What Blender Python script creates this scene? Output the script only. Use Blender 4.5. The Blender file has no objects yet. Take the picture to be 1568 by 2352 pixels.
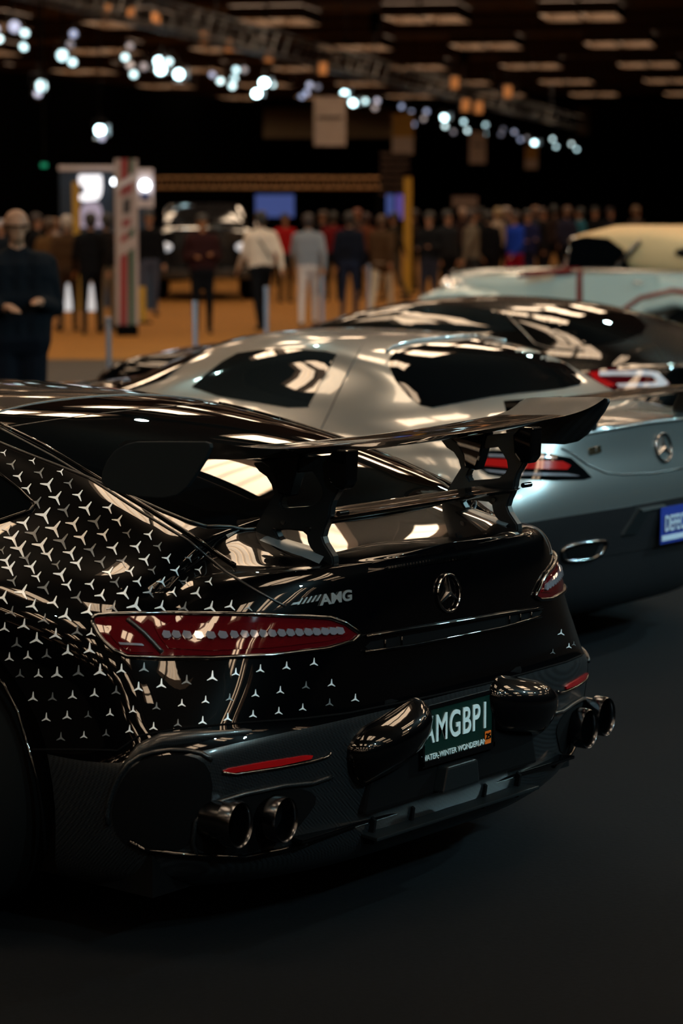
import bpy, bmesh, math, random
import numpy as np
from mathutils import Vector, Matrix
from mathutils.bvhtree import BVHTree
from mathutils.geometry import delaunay_2d_cdt
S = bpy.context.scene
COL = S.collection
random.seed(7)
# ------------------------------------------------------------------ camera
CAM = np.array([-5.02, -3.70, 1.82]); YAW = math.radians(50.8); PIT = math.radians(7.19); FPX = 5553.0
cd = bpy.data.cameras.new('camera'); cam = bpy.data.objects.new('camera', cd); COL.objects.link(cam)
cam.location = CAM; cam.rotation_euler = (math.pi/2 - PIT, 0, -YAW)
cd.lens = 85.0; cd.sensor_fit = 'VERTICAL'; cd.sensor_height = 36.0; cd.sensor_width = 24.0
cd.clip_start = 0.1; cd.clip_end = 400
cd.dof.use_dof = True; cd.dof.focus_distance = 6.35; cd.dof.aperture_fstop = 3.2; cd.dof.aperture_blades = 0
S.camera = cam
S.view_settings.view_transform = 'Standard'; S.view_settings.look = 'None'
S.view_settings.exposure = 0.0; S.view_settings.gamma = 1.0; S.view_settings.use_curve_mapping = False
try:
    S.cycles.use_denoising = True
    S.cycles.max_bounces = 6; S.cycles.glossy_bounces = 4; S.cycles.diffuse_bounces = 3
    S.cycles.sample_clamp_indirect = 4.0; S.cycles.sample_clamp_direct = 0
    S.cycles.caustics_reflective = False; S.cycles.caustics_refractive = False
except Exception: pass
w = bpy.data.worlds.new('hall_air'); S.world = w; w.use_nodes = True
w.node_tree.nodes['Background'].inputs[0].default_value = (0.55, 0.6, 0.7, 1)
w.node_tree.nodes['Background'].inputs[1].default_value = 0.0015
PANEL_EMIT = 9.0            # radiance of the ceiling light strips
SPOTS = [                    # stage spots on the rig behind and to the right of the camera: position, aim, watts, radius, cone
    ((-4.5, -8.5, 6.2), (0, 0.5, 0.7), 260, .10, 44),
    ((-1.0, -8.5, 6.2), (2.6, 1.5, 0.8), 420, .12, 44),
    ((2.6, -7.6, 6.2), (3.4, 1.5, 0.7), 520, .14, 44),
    ((9.5, -4.2, 6.2), (3.6, 1.8, 0.8), 520, .14, 46),
    ((13.5, 0.2, 6.2), (7.0, 4.0, 0.9), 420, .12, 50),
    ((15.5, 1.5, 6.6), (17.8, 11.5, 1.0), 560, .14, 50),
    ((3.5, 10.5, 6.6), (16.8, 12.0, 1.0), 900, .14, 50),
]
TEAL = (0.50, 0.90, 1.0)
for i, (p, t, e, r_, cone) in enumerate(SPOTS):
    ld = bpy.data.lights.new('stage_spot', 'SPOT'); ld.energy = e*4.0; ld.color = TEAL; ld.shadow_soft_size = r_
    ld.spot_size = math.radians(cone); ld.spot_blend = .6
    lo = bpy.data.objects.new('stage_spot', ld); COL.objects.link(lo); lo.location = p
    lo.rotation_euler = (Vector(t) - Vector(p)).to_track_quat('-Z', 'Y').to_euler()
for p in ((-7, 3, 5.6), (-2.5, 8.5, 5.6), (3.5, 10, 5.6), (9, 9, 5.6), (15, 8, 5.6), (-1, -7, 5.6), (6.5, -6, 5.6), (12, -3.5, 5.6), (20, 3, 5.6)):   # added unseen point lights that put sparkles on the car paint
    ld = bpy.data.lights.new('sparkle_light', 'POINT'); ld.energy = 48; ld.color = (0.62, 1.0, 0.92); ld.shadow_soft_size = .06
    lo = bpy.data.objects.new('sparkle_light', ld); COL.objects.link(lo); lo.location = p
# ------------------------------------------------------------------ camera rays (used to place details on real surfaces)
CD = np.array([math.sin(YAW)*math.cos(PIT), math.cos(YAW)*math.cos(PIT), -math.sin(PIT)])
CR = np.array([math.cos(YAW), -math.sin(YAW), 0.0]); CU = np.cross(CR, CD)
def ray(px, py): return CD + CR*(px-784)/FPX - CU*(py-1176)/FPX
def un(px, py, ax, v):
    q = ray(px, py); return CAM + q*((v-CAM[ax])/q[ax])
def gp(px, D, z=0.0):        # point at height z, D metres in front of the camera, in the column px
    fh = np.array([math.sin(YAW), math.cos(YAW), 0])
    p = CAM + fh*D + CR*((px-784)/FPX*D); p[2] = z; return p
HAZ = math.radians(62.5)     # the hall's long axis
HX = np.array([math.sin(HAZ), math.cos(HAZ), 0]); HR = np.array([math.cos(HAZ), -math.sin(HAZ), 0])
def hall(D, L, z): return CAM*np.array([1, 1, 0]) + HX*D + HR*L + np.array([0, 0, z])
HROT = -HAZ                  # z rotation: local +y runs along the hall axis
# ------------------------------------------------------------------ materials
MATS = {}
def mat(name, col, rough=.5, metal=0.0, coat=0.0, coat_r=.03, emit=None, es=1.0, ior=1.5, noise=0.0, nscale=20, spec=None, sheen=0, trans=0, bump=0.0):
    if name in MATS: return MATS[name]
    m = bpy.data.materials.new(name); m.use_nodes = True; nt = m.node_tree; b = nt.nodes['Principled BSDF']
    b.inputs['Base Color'].default_value = (*col, 1); b.inputs['Roughness'].default_value = rough
    b.inputs['Metallic'].default_value = metal; b.inputs['Coat Weight'].default_value = coat
    b.inputs['Coat Roughness'].default_value = coat_r; b.inputs['IOR'].default_value = ior
    if spec is not None: b.inputs['Specular IOR Level'].default_value = spec
    if trans: b.inputs['Transmission Weight'].default_value = trans
    if emit: b.inputs['Emission Color'].default_value = (*emit, 1); b.inputs['Emission Strength'].default_value = es
    if noise or bump:
        tc = nt.nodes.new('ShaderNodeTexCoord'); n = nt.nodes.new('ShaderNodeTexNoise'); n.inputs['Scale'].default_value = nscale
        n.inputs['Detail'].default_value = 6; nt.links.new(tc.outputs['Object'], n.inputs['Vector'])
        if noise:
            mx = nt.nodes.new('ShaderNodeMix'); mx.data_type = 'RGBA'
            mx.inputs['A'].default_value = (*[c*(1-noise) for c in col], 1); mx.inputs['B'].default_value = (*[min(1, c*(1+noise)) for c in col], 1)
            nt.links.new(n.outputs['Fac'], mx.inputs['Factor']); nt.links.new(mx.outputs['Result'], b.inputs['Base Color'])
        if bump:
            bp = nt.nodes.new('ShaderNodeBump'); bp.inputs['Strength'].default_value = bump; bp.inputs['Distance'].default_value = .002
            nt.links.new(n.outputs['Fac'], bp.inputs['Height']); nt.links.new(bp.outputs['Normal'], b.inputs['Normal'])
    MATS[name] = m; return m
def carbon(name, rough=.3):
    m = mat(name, (.012, .013, .015), rough, coat=.3, coat_r=.12, spec=.3); nt = m.node_tree; b = nt.nodes['Principled BSDF']
    tc = nt.nodes.new('ShaderNodeTexCoord'); ch = nt.nodes.new('ShaderNodeTexChecker'); ch.inputs['Scale'].default_value = 260
    ch.inputs['Color1'].default_value = (.002, .0024, .003, 1); ch.inputs['Color2'].default_value = (.009, .0105, .012, 1)
    mp = nt.nodes.new('ShaderNodeMapping'); mp.inputs['Rotation'].default_value = (.78, .4, .78)
    nt.links.new(tc.outputs['Object'], mp.inputs[0]); nt.links.new(mp.outputs[0], ch.inputs['Vector']); nt.links.new(ch.outputs['Color'], b.inputs['Base Color'])
    return m
M_BLACK = mat('gloss_black_paint', (.0005, .0005, .0007), .3, coat=1.0, coat_r=.012, spec=0.02)
M_GLASSK = mat('dark_tinted_glass', (.0012, .0015, .0018), .012)
M_CARBON = carbon('carbon_fibre', .35); M_CARBON2 = carbon('satin_carbon_fibre', .5); M_CARBON2.node_tree.nodes['Principled BSDF'].inputs['Coat Weight'].default_value = .04; M_CARBON2.node_tree.nodes['Principled BSDF'].inputs['Specular IOR Level'].default_value = .15
M_SATIN = mat('satin_black_metal', (.006, .0078, .009), .30, metal=.3, coat=.25, coat_r=.25)
M_TRIM = mat('black_trim', (.006, .006, .007), .35)
M_MATTE = mat('matte_black', (.0015, .0015, .0018), .9, spec=.05)
M_CHROME = mat('chrome', (.75, .76, .78), .07, metal=1)
M_DCHROME = mat('dark_chrome', (.16, .17, .18), .12, metal=1)
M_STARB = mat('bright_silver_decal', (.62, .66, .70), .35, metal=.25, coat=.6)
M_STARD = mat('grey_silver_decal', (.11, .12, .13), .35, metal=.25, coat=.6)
M_RED = mat('red_lens', (.05, .002, .003), .05, coat=1, emit=(1, .02, .02), es=.004)
M_REDD = mat('deep_red_lens', (.05, .0015, .003), .05, coat=1)
M_REFL = mat('red_reflector', (.26, .003, .004), .15, coat=1)
M_BEAD = mat('clear_lens_bead', (.26, .26, .31), .08, metal=.6, coat=1)
M_SILVER = mat('silver_paint', (.185, .20, .205), .32, metal=.8, coat=1, coat_r=.03)
M_TYRE = mat('tyre_rubber', (.003, .003, .003), .9, spec=.04)
M_RIM = mat('dark_rim', (.03, .03, .032), .3, metal=.8)
M_SKIN = mat('skin', (.34, .17, .10), .55)
# ------------------------------------------------------------------ object helpers
def tag(o, label=None, cat=None, group=None, kind=None):
    if label: o['label'] = label
    if cat: o['category'] = cat
    if group: o['group'] = group
    if kind: o['kind'] = kind
    return o
def empty(name, loc, rz=0, label=None, cat=None, group=None):
    o = bpy.data.objects.new(name, None); COL.objects.link(o); o.location = tuple(float(v) for v in loc); o.rotation_euler = (0, 0, rz)
    o.empty_display_size = .1
    return tag(o, label, cat, group)
def mob(name, verts, faces, m, parent=None, smooth=True, fm=None):
    me = bpy.data.meshes.new(name); me.from_pydata([tuple(map(float, v)) for v in verts], [], [tuple(int(i) for i in f) for f in faces])
    ms = m if isinstance(m, (list, tuple)) else [m]
    for x in ms: me.materials.append(x)
    if fm is not None: me.polygons.foreach_set('material_index', fm)
    me.polygons.foreach_set('use_smooth', [smooth]*len(me.polygons)); me.update()
    o = bpy.data.objects.new(name, me); COL.objects.link(o)
    if parent: o.parent = parent
    return o
class MB:
    def __init__(s): s.v = []; s.f = []; s.m = []
    def add(s, v, f, m=0):
        b = len(s.v); s.v += [tuple(x) for x in v]; s.f += [tuple(i+b for i in q) for q in f]; s.m += [m]*len(f); return s
    def box(s, c, d, rz=0, m=0, bev=0):
        x, y, z = d[0]/2, d[1]/2, d[2]/2; cr, sr = math.cos(rz), math.sin(rz); V = []
        for a in (-1, 1):
            for b in (-1, 1):
                for e in (-1, 1): V.append((c[0]+cr*a*x-sr*b*y, c[1]+sr*a*x+cr*b*y, c[2]+e*z))
        return s.add(V, [(0, 1, 3, 2), (4, 6, 7, 5), (0, 4, 5, 1), (2, 3, 7, 6), (0, 2, 6, 4), (1, 5, 7, 3)], m)
    def tube(s, pts, r, n=8, m=0, cap=True):
        P = [np.array(p, float) for p in pts]; R = r if isinstance(r, (list, tuple)) else [r]*len(P); V = []; up0 = None
        for i, p in enumerate(P):
            t = P[min(i+1, len(P)-1)]-P[max(i-1, 0)]; t = t/(np.linalg.norm(t)+1e-9)
            if up0 is None: up0 = np.array([0, 0, 1.]) if abs(t[2]) < .9 else np.array([1., 0, 0])
            a = np.cross(t, up0); a /= np.linalg.norm(a)+1e-9; b = np.cross(a, t); up0 = b
            for k in range(n):
                th = 2*math.pi*k/n; V.append(p + R[i]*(a*math.cos(th)+b*math.sin(th)))
        F = [(i*n+k, i*n+(k+1) % n, (i+1)*n+(k+1) % n, (i+1)*n+k) for i in range(len(P)-1) for k in range(n)]
        if cap: F += [tuple(range(n))[::-1], tuple((len(P)-1)*n+k for k in range(n))]
        return s.add(V, F, m)
    def lathe(s, prof, o=(0, 0, 0), ax='z', n=32, m=0, close=False):   # prof: (radius, height)
        V = []
        for (r, h) in prof:
            for k in range(n):
                t = 2*math.pi*k/n; c, q = r*math.cos(t), r*math.sin(t)
                V.append({'z': (o[0]+c, o[1]+q, o[2]+h), 'x': (o[0]+h, o[1]+c, o[2]+q), 'y': (o[0]+c, o[1]+h, o[2]+q)}[ax])
        L = len(prof); F = [(i*n+k, i*n+(k+1) % n, ((i+1) % L)*n+(k+1) % n, ((i+1) % L)*n+k) for i in range(L if close else L-1) for k in range(n)]
        if not close: F += [tuple(range(n))[::-1], tuple((L-1)*n+k for k in range(n))]
        return s.add(V, F, m)
    def ell(s, c, r, n=14, m=0):
        V = []; F = []; k = n//2
        for i in range(k+1):
            a = math.pi*i/k
            for j in range(n):
                t = 2*math.pi*j/n; V.append((c[0]+r[0]*math.sin(a)*math.cos(t), c[1]+r[1]*math.sin(a)*math.sin(t), c[2]+r[2]*math.cos(a)))
        F = [(i*n+j, (i+1)*n+j, (i+1)*n+(j+1) % n, i*n+(j+1) % n) for i in range(k) for j in range(n)]
        return s.add(V, F, m)
    def prism(s, poly, axis, a, b, m=0):    # poly 2D in the two other axes, extruded from a to b on axis 'x','y','z'
        def P(u, v, t): return {'x': (t, u, v), 'y': (u, t, v), 'z': (u, v, t)}[axis]
        n = len(poly); V = [P(u, v, a) for u, v in poly]+[P(u, v, b) for u, v in poly]
        F = [tuple(range(n)), tuple(range(2*n-1, n-1, -1))]+[(i, i+n, (i+1) % n+n, (i+1) % n) for i in range(n)]
        return s.add(V, F, m)
    def build(s, name, m, parent=None, smooth=False, bevel=0, seg=2, auto=None):
        o = mob(name, s.v, s.f, m, parent, smooth, s.m if isinstance(m, (list, tuple)) else None)
        bm = bmesh.new(); bm.from_mesh(o.data); bmesh.ops.remove_doubles(bm, verts=bm.verts, dist=1e-5); bmesh.ops.recalc_face_normals(bm, faces=bm.faces)
        if bevel: bmesh.ops.bevel(bm, geom=[e for e in bm.edges if len(e.link_faces) == 2 and e.calc_face_angle() > .5], offset=bevel, segments=seg, affect='EDGES', profile=.6)
        bm.to_mesh(o.data); bm.free()
        if auto: 
            o.data.polygons.foreach_set('use_smooth', [True]*len(o.data.polygons)); o.data.set_sharp_from_angle(angle=auto)
        return o
def one(name, fn, m, parent=None, **k):
    b = MB(); fn(b); return b.build(name, m, parent, **k)
def copy_tree(o, parent=None):
    c = o.copy(); COL.objects.link(c)
    if parent: c.parent = parent
    for ch in list(o.children): copy_tree(ch, c)
    return c
def bspl(cp, n):             # clamped cubic B-spline through the ends, n samples
    cp = np.array(cp, float); k = 3; N = len(cp)
    kn = np.concatenate([[0]*k, np.linspace(0, 1, N-k+1), [1]*k]); out = []
    for t in np.linspace(0, 1, n):
        t = min(t, 1-1e-9); i = np.searchsorted(kn, t, side='right')-1; dd = [cp[j+i-k].copy() for j in range(k+1)]
        for r in range(1, k+1):
            for j in range(k, r-1, -1):
                a = (t-kn[j+i-k])/(kn[j+1+i-r]-kn[j+i-k]); dd[j] = (1-a)*dd[j-1]+a*dd[j]
        out.append(dd[k])
    return np.array(out)
def smooth_tab(tab, L, sig=.1):
    ys = np.arange(-1, L+1, .01); T = np.array(tab, float); o = []
    kx = np.arange(-.4, .401, .01); K = np.exp(-kx**2/2/sig**2); K /= K.sum()
    for c in range(1, T.shape[1]):
        v = np.interp(ys, T[:, 0], T[:, c]); vp = np.pad(v, 40, mode='edge'); o.append(np.convolve(vp, K, 'valid'))
    return lambda y: [float(np.interp(y, ys, q)) for q in o]
# ------------------------------------------------------------------ car surfaces
class CarBody:
    """Closed half-and-half car skin: rows of plan curves up to the shoulder, then cross sections over the top."""
    def __init__(s, origin, plan, rows, top, split=None, nu=170, nw=41, sig=.07, lip=None):
        s.o = np.array([origin[0], origin[1], 0.0])
        pc = bspl(plan, nu); pc[0, 0] = 0; pc[-1, 0] = 0
        tg = np.gradient(pc, axis=0); tg /= np.linalg.norm(tg, axis=1)[:, None]+1e-12
        nrm = np.stack([tg[:, 1], -tg[:, 0]], 1)        # outward (x right side, y forward)
        L = pc[:, 1].max(); tb = smooth_tab(top, L, sig); s.split = split
        wr = np.clip(-nrm[:, 1], 0, 1)**2; wf = np.clip(nrm[:, 1], 0, 1)**2; ws = nrm[:, 0]**2; wc = 4*ws*wr
        s.L = L; V = []; idx = {}
        nr = len(rows); zz = []
        for j, R in enumerate(rows):                     # R: frac, rear inset, side inset, front inset, corner inset
            row = []
            for i in range(nu):
                zs = tb(pc[i, 1])[0]; q = pc[i]-nrm[i]*(wr[i]*R[1]+ws[i]*R[2]+wf[i]*R[3]+wc[i]*R[4])
                if i in (0, nu-1): q[0] = 0
                z = R[0]*zs
                if len(R) > 5: z += R[5]*ws[i]
                row.append((max(q[0], 0), q[1], z))
            zz.append(row)
        # vertical smoothing of the rows by a spline
        A = np.array(zz); NR = 3*nr
        A = np.stack([bspl(A[:, i, :], NR) for i in range(nu)], 1); nr = NR; s.top = A[-1].copy(); s.rowz = A[:, 0, 2]
        if split: 
            s.kind = split
        lo = A
        half = lo
        def ring(half):                                  # full loop: right half then mirrored left half
            r = list(half); l = [(-x, y, z) for x, y, z in reversed(half[1:-1])]
            return r+l
        rings = [ring([tuple(p) for p in h]) for h in half]
        n = len(rings[0]); s.n = n; s.nu = nu
        Vl = [p for r in rings for p in r]; F = []; s.rowof = []
        for j in range(nr-1):
            for i in range(n):
                F.append((j*n+i, j*n+(i+1) % n, (j+1)*n+(i+1) % n, (j+1)*n+i)); s.rowof.append(j)
        base = (nr-1)*n
        # top sections
        prev = None
        for i in range(1, nu-1):
            xt, yt, zt = s.top[i]; zs, xb, zb, xr, zr, zc = tb(yt)
            H = [(xt, zt), (xt*.955, zt+.35*max(zb-zt, -.05)+.012), (min(xb, .86*xt), zb), (min(xr+.05, .77*xt), zb+.62*(zr-zb)),
                 (min(xr, .69*xt), zr), (min(xr*.58, .40*xt), zr+.8*(zc-zr)), (min(xr*.2, .14*xt), zc), ]
            cp = H+[(-x, z) for x, z in reversed(H)]
            sec = bspl(cp, nw); ids = []
            for k, (x, z) in enumerate(sec):
                if k == 0: ids.append(base+i)
                elif k == nw-1: ids.append(base+(n-i))
                else: ids.append(len(Vl)); Vl.append((x, yt, z))
            if prev is None:
                for k in range(nw-1): F.append((base, ids[k], ids[k+1])); s.rowof.append(nr)
            else:
                for k in range(nw-1): F.append((prev[k], ids[k], ids[k+1], prev[k+1])); s.rowof.append(nr)
            prev = ids
        for k in range(nw-1): F.append((prev[k], base+nu-1, prev[k+1])); s.rowof.append(nr)
        s.nr = nr
        s.V = Vl; s.F = F
        s.bvh = BVHTree.FromPolygons([Vector(v) for v in Vl], F)
    def row_at(s, z): return int(np.argmin(abs(s.rowz-z)))
    def shell(s, name, m, parent, rowsel, wheels=(), cap=True):
        F = [f for f, r in zip(s.F, s.rowof) if rowsel(r)]
        used = sorted({i for f in F for i in f}); mp = {u: k for k, u in enumerate(used)}
        V = [s.V[u] for u in used]; F = [tuple(mp[i] for i in f) for f in F]
        o = mob(name, V, F, m, parent)
        bm = bmesh.new(); bm.from_mesh(o.data)
        if cap:
            be = [e for e in bm.edges if len(e.link_faces) == 1]
            bmesh.ops.holes_fill(bm, edges=be, sides=0)
        bmesh.ops.recalc_face_normals(bm, faces=bm.faces)
        bmesh.ops.triangulate(bm, faces=[f for f in bm.faces if len(f.verts) > 4])
        bm.to_mesh(o.data); bm.free()
        if wheels:
            b = MB()
            for (x, y, z, R) in wheels: b.lathe([(R, -.36), (R, .36)], (x, y, z), 'x', 48)
            c = b.build('cutter', m); md = o.modifiers.new('b', 'BOOLEAN'); md.object = c; md.operation = 'DIFFERENCE'; md.solver = 'EXACT'
            c.parent = parent
            bpy.context.view_layer.update(); dg = bpy.context.evaluated_depsgraph_get()
            me = bpy.data.meshes.new_from_object(o.evaluated_get(dg)); o.modifiers.clear(); o.data = me
            bpy.data.objects.remove(c)
        o.data.polygons.foreach_set('use_smooth', [True]*len(o.data.polygons)); o.data.set_sharp_from_angle(angle=.75)
        return o
    def hit(s, px, py):                                   # where the line of sight through (px, py) meets this body
        q = Vector(ray(px, py)).normalized(); h = s.bvh.ray_cast(Vector(CAM-s.o), q)
        if h[0] is None: 
            t = (Vector(CAM-s.o)); best = None
            for d in np.linspace(3, 14, 80):
                nn = s.bvh.find_nearest(t+q*float(d))
                if best is None or nn[3] < best[3]: best = nn
            return best[0], best[1]
        nrm = h[1] if h[1].dot(q) < 0 else -h[1]
        return h[0], nrm
    def hit_dir(s, o, d):
        h = s.bvh.ray_cast(Vector(o), Vector(d))
        if h[0] is None: h = s.bvh.find_nearest(Vector(o)+Vector(d)*5)
        n = h[1]
        return h[0], (n if n.dot(Vector(d)) < 0 else -n)
    def nsm(s, p, n, r=.02):                              # smoothed normal
        return n
def pip(P, poly):
    x, y = P; c = False; n = len(poly)
    for i in range(n):
        x1, y1 = poly[i]; x2, y2 = poly[i-1]
        if (y1 > y) != (y2 > y) and x < (x2-x1)*(y-y1)/(y2-y1)+x1: c = not c
    return c
def patch(body, name, poly, m, parent, res=14, off=.003, thick=.004, mode='cam', mirror=False, both=False, smooth=True, round_=0):
    """A panel that follows the body skin inside an outline (picture pixels, or car coordinates with mode z / x)."""
    if round_: poly = chaikin(poly, round_)
    bd = []
    for i in range(len(poly)):
        a, b = np.array(poly[i], float), np.array(poly[(i+1) % len(poly)], float); k = max(1, int(np.linalg.norm(b-a)/res))
        for t in range(k): bd.append(a+(b-a)*t/k)
    xs = [p[0] for p in bd]; ys = [p[1] for p in bd]; pts = list(bd)
    gx = np.arange(min(xs), max(xs), res)
    for x in gx:
        for y in np.arange(min(ys), max(ys), res):
            if pip((x, y), bd) and min((x-b[0])**2+(y-b[1])**2 for b in bd) > (res*.45)**2: pts.append((x+.001, y))
    nb = len(bd)
    r = delaunay_2d_cdt([Vector(p) for p in pts], [], [list(range(nb))], 1, 1e-6)
    V2, F = r[0], r[2]; V = []; N = []
    for p in V2:
        if mode == 'cam': h, n = body.hit(p[0], p[1])
        elif mode == 'z': h, n = body.hit_dir((p[0], p[1], 3), (0, 0, -1))
        elif mode == 'x': h, n = body.hit_dir((-3, p[0], p[1]), (1, 0, 0))
        elif mode == 'y': h, n = body.hit_dir((p[0], -3, p[1]), (0, 1, 0))
        V.append(h+n*off); N.append(n)
    k = len(V); VV = [tuple(v) for v in V]; FF = [tuple(f) for f in F]
    if thick:
        VV += [tuple(v-n*thick) for v, n in zip(V, N)]
        cnt = {}
        for f in F:
            for i in range(len(f)): cnt[(f[i], f[(i+1) % len(f)])] = 1
        for (a, b) in list(cnt):
            if (b, a) not in cnt: FF.append((b, a, a+k, b+k))
    def mk(VV):
        o = mob(name, VV, FF, m, parent, smooth)
        bm = bmesh.new(); bm.from_mesh(o.data); bmesh.ops.recalc_face_normals(bm, faces=bm.faces)
        # outward check
        c = sum((f.calc_center_median() for f in bm.faces), Vector())/max(1, len(bm.faces))
        bm.faces.ensure_lookup_table(); f0 = bm.faces[0]
        bm.to_mesh(o.data); bm.free()
        if smooth and thick: o.data.set_sharp_from_angle(angle=.7)
        return o
    out = [mk(VV)] if not mirror else []
    if both or mirror: out.append(mk([(-x, y, z) for x, y, z in VV]))
    return out[0] if len(out) == 1 else out
def chaikin(p, n):
    for _ in range(n):
        q = []
        for i in range(len(p)):
            a, b = np.array(p[i], float), np.array(p[(i+1) % len(p)], float); q += [a*.75+b*.25, a*.25+b*.75]
        p = [tuple(x) for x in q]
    return p
def line_on(body, pts, off=.002, step=12, mode='cam', closed=False):
    P = [np.array(p, float) for p in pts]; out = []
    if closed: P = P+[P[0]]
    for a, b in zip(P[:-1], P[1:]):
        k = max(1, int(np.linalg.norm(b-a)/step))
        for t in range(k): out.append(a+(b-a)*t/k)
    if not closed: out.append(P[-1])
    res = []
    for p in out:
        if mode == 'cam': h, n = body.hit(*p)
        elif mode == 'z': h, n = body.hit_dir((p[0], p[1], 3), (0, 0, -1))
        elif mode == 'y': h, n = body.hit_dir((p[0], -3, p[1]), (0, 1, 0))
        else: h, n = body.hit_dir((-3, p[0], p[1]), (1, 0, 0))
        res.append(tuple(h+n*off))
    return res
def seam(body, name, pts, r, m, parent, off=0.001, both=False, closed=False, step=12, mode='cam', n=6):
    L = line_on(body, pts, off, step, mode, closed)
    if closed: L = L+[L[0]]
    o = one(name, lambda b: b.tube(L, r, n), m, parent, smooth=True)
    if both: one(name, lambda b: b.tube([(-x, y, z) for x, y, z in L], r, n), m, parent, smooth=True)
    return o
def text_on(body, s, size, m, parent, name, centre, place, shear=0, depth=.002, sx=1.0, font_off=0.0, spacing=1.0):
    """Lettering as a solid mesh; place(u, v) -> (point, normal) puts the flat letters on a surface."""
    c = bpy.data.curves.new('t', 'FONT'); c.body = s; c.size = size; c.align_x = 'CENTER'; c.align_y = 'CENTER'; c.shear = shear; c.offset = font_off; c.space_character = spacing
    o = bpy.data.objects.new('t', c); COL.objects.link(o); bpy.context.view_layer.update()
    me = bpy.data.meshes.new_from_object(o.evaluated_get(bpy.context.evaluated_depsgraph_get())); bpy.data.objects.remove(o)
    V = [(v.co.x*sx, v.co.y) for v in me.vertices]; F = [tuple(p.vertices) for p in me.polygons]; bpy.data.meshes.remove(me)
    top = []; bot = []
    for u, v in V:
        p, n = place(u, v); top.append(tuple(p+n*depth)); bot.append(tuple(p-n*.001))
    k = len(V); E = {}
    for f in F:
        for i in range(len(f)): E[(f[i], f[(i+1) % len(f)])] = 1
    FF = F+[(b, a, a+k, b+k) for (a, b) in E if (b, a) not in E]
    return mob(name, top+bot, FF, m, parent, False)
def make_wheel(parent, x, y, z, R, w, side, rim_r, style=10, rim_mat=None, stripe=None, name='wheel'):
    rm = rim_mat or M_RIM
    t = one(name, lambda b: b.lathe([(rim_r, -w/2), (R-.03, -w/2), (R-.006, -w/2+.02), (R, -w/2+.05), (R, w/2-.05), (R-.006, w/2-.02), (R-.03, w/2), (rim_r, w/2)], (x, y, z), 'x', 48, close=True), M_TYRE, parent, auto=.6)
    one('rim', lambda b: b.lathe([(rim_r+.006, -w/2+.004), (rim_r+.006, w/2-.004), (rim_r-.02, w/2-.004), (rim_r-.03, 0), (rim_r-.02, -w/2+.004)], (x, y, z), 'x', 40, close=True), rm, t, auto=.6)
    xf = x+side*(w/2-.03)
    for k in range(style):
        a = 2*math.pi*k/style
        one('spoke', lambda b: b.tube([(xf-side*.01, y+.05*math.cos(a), z+.05*math.sin(a)), (xf, y+(rim_r-.015)*math.cos(a+.06), z+(rim_r-.015)*math.sin(a+.06))], [.02, .012] if style < 16 else .005, 5), rm, t, smooth=True)
    one('hub', lambda b: b.lathe([(.06, -.03), (.07, 0), (.05, .02)], (xf, y, z), 'x', 18), rm, t, auto=.6)
    if stripe: one('rim_stripe', lambda b: b.lathe([(rim_r+.002, 0), (rim_r+.006, .003), (rim_r+.012, 0)], (x+side*(w/2+.001), y, z), 'x', 64, close=True), stripe, t)
    return t
# ------------------------------------------------------------------ the hall
M_CARPET = mat('black_carpet', (.0038, .0044, .0054), .95, noise=.5, nscale=60, spec=.05, bump=.6)
M_ORANGE = mat('ochre_carpet', (.22, .098, .021), .95, noise=.18, nscale=1.2, spec=.1)
M_CONC = mat('dark_concrete', (.03, .022, .016), .75, noise=.3, nscale=3, spec=.25)
M_BROWN = mat('brown_wood_ceiling', (.03, .011, .005), .8, noise=.3, nscale=2)
M_BEAM = mat('brown_timber_beam', (.045, .018, .007), .7, noise=.3, nscale=3)
M_DRAPE = mat('black_drape', (.0015, .0015, .0015), 1.0, spec=0)
M_BEIGE = mat('beige_wall_panel', (.16, .11, .06), .8, noise=.15)
M_PANEL = mat('ceiling_light_strip', (.8, .7, .5), .5, emit=(1.0, .74, .50), es=PANEL_EMIT)
M_REFLECTOR = mat('fixture_reflector', (.9, .75, .55), .5, emit=(1.0, .74, .50), es=PANEL_EMIT*.62)
M_HOUSE = mat('fixture_housing', (.045, .023, .010), .6)
def hbox(name, D, L, z, dD, dL, dz, m, parent=None, **k):      # a box laid out along the hall's axes
    return one(name, lambda b: b.box((*hall(D, L, 0)[:2], z), (dL, dD, dz), HROT), m, parent, **k)
CZ = 7.02
f = hbox('floor', 55, -5, -.05, 170, 110, .1, M_CARPET); tag(f, kind='structure')
ZB = 27.3
def vbox(name, D0, D1, px0, px1, z, dz, m):     # floor covering laid square to the aisle the camera looks down
    Dm = (D0+D1)/2; p = gp(784, Dm); o = one(name, lambda b: b.box((0, 0, 0), ((px1-px0), D1-D0, dz)), m); o.location = tuple(p+CR*((px0+px1)/2)+np.array([0, 0, z])); o.rotation_euler = (0, 0, -YAW); return o
c1 = vbox('floor_bare_strip', 22.5, 29.0, -22, 6, -.02, .05, M_CONC); tag(c1, kind='structure')
FL = vbox('floor_ochre_carpet', 29.0, 112.0, -30, 9, -.03, .08, M_ORANGE); tag(FL, kind='structure')
tag(hbox('ceiling', 50, -6, 7.45, 170, 96, .1, M_BROWN), kind='structure')
tag(hbox('wall_far', 134, -6, 3.7, .4, 96, 7.5, M_BROWN), kind='structure')
M_WALLD = mat('dark_wall', (.006, .004, .003), .9, spec=.1)
tag(hbox('wall_left', 50, -54, 3.7, 170, .4, 7.5, M_WALLD), kind='structure')
tag(hbox('wall_right', 50, 42, 3.7, 170, .4, 7.5, M_WALLD), kind='structure')
tag(hbox('wall_back', -35, -6, 3.7, .4, 96, 7.5, M_WALLD), kind='structure')
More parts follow.
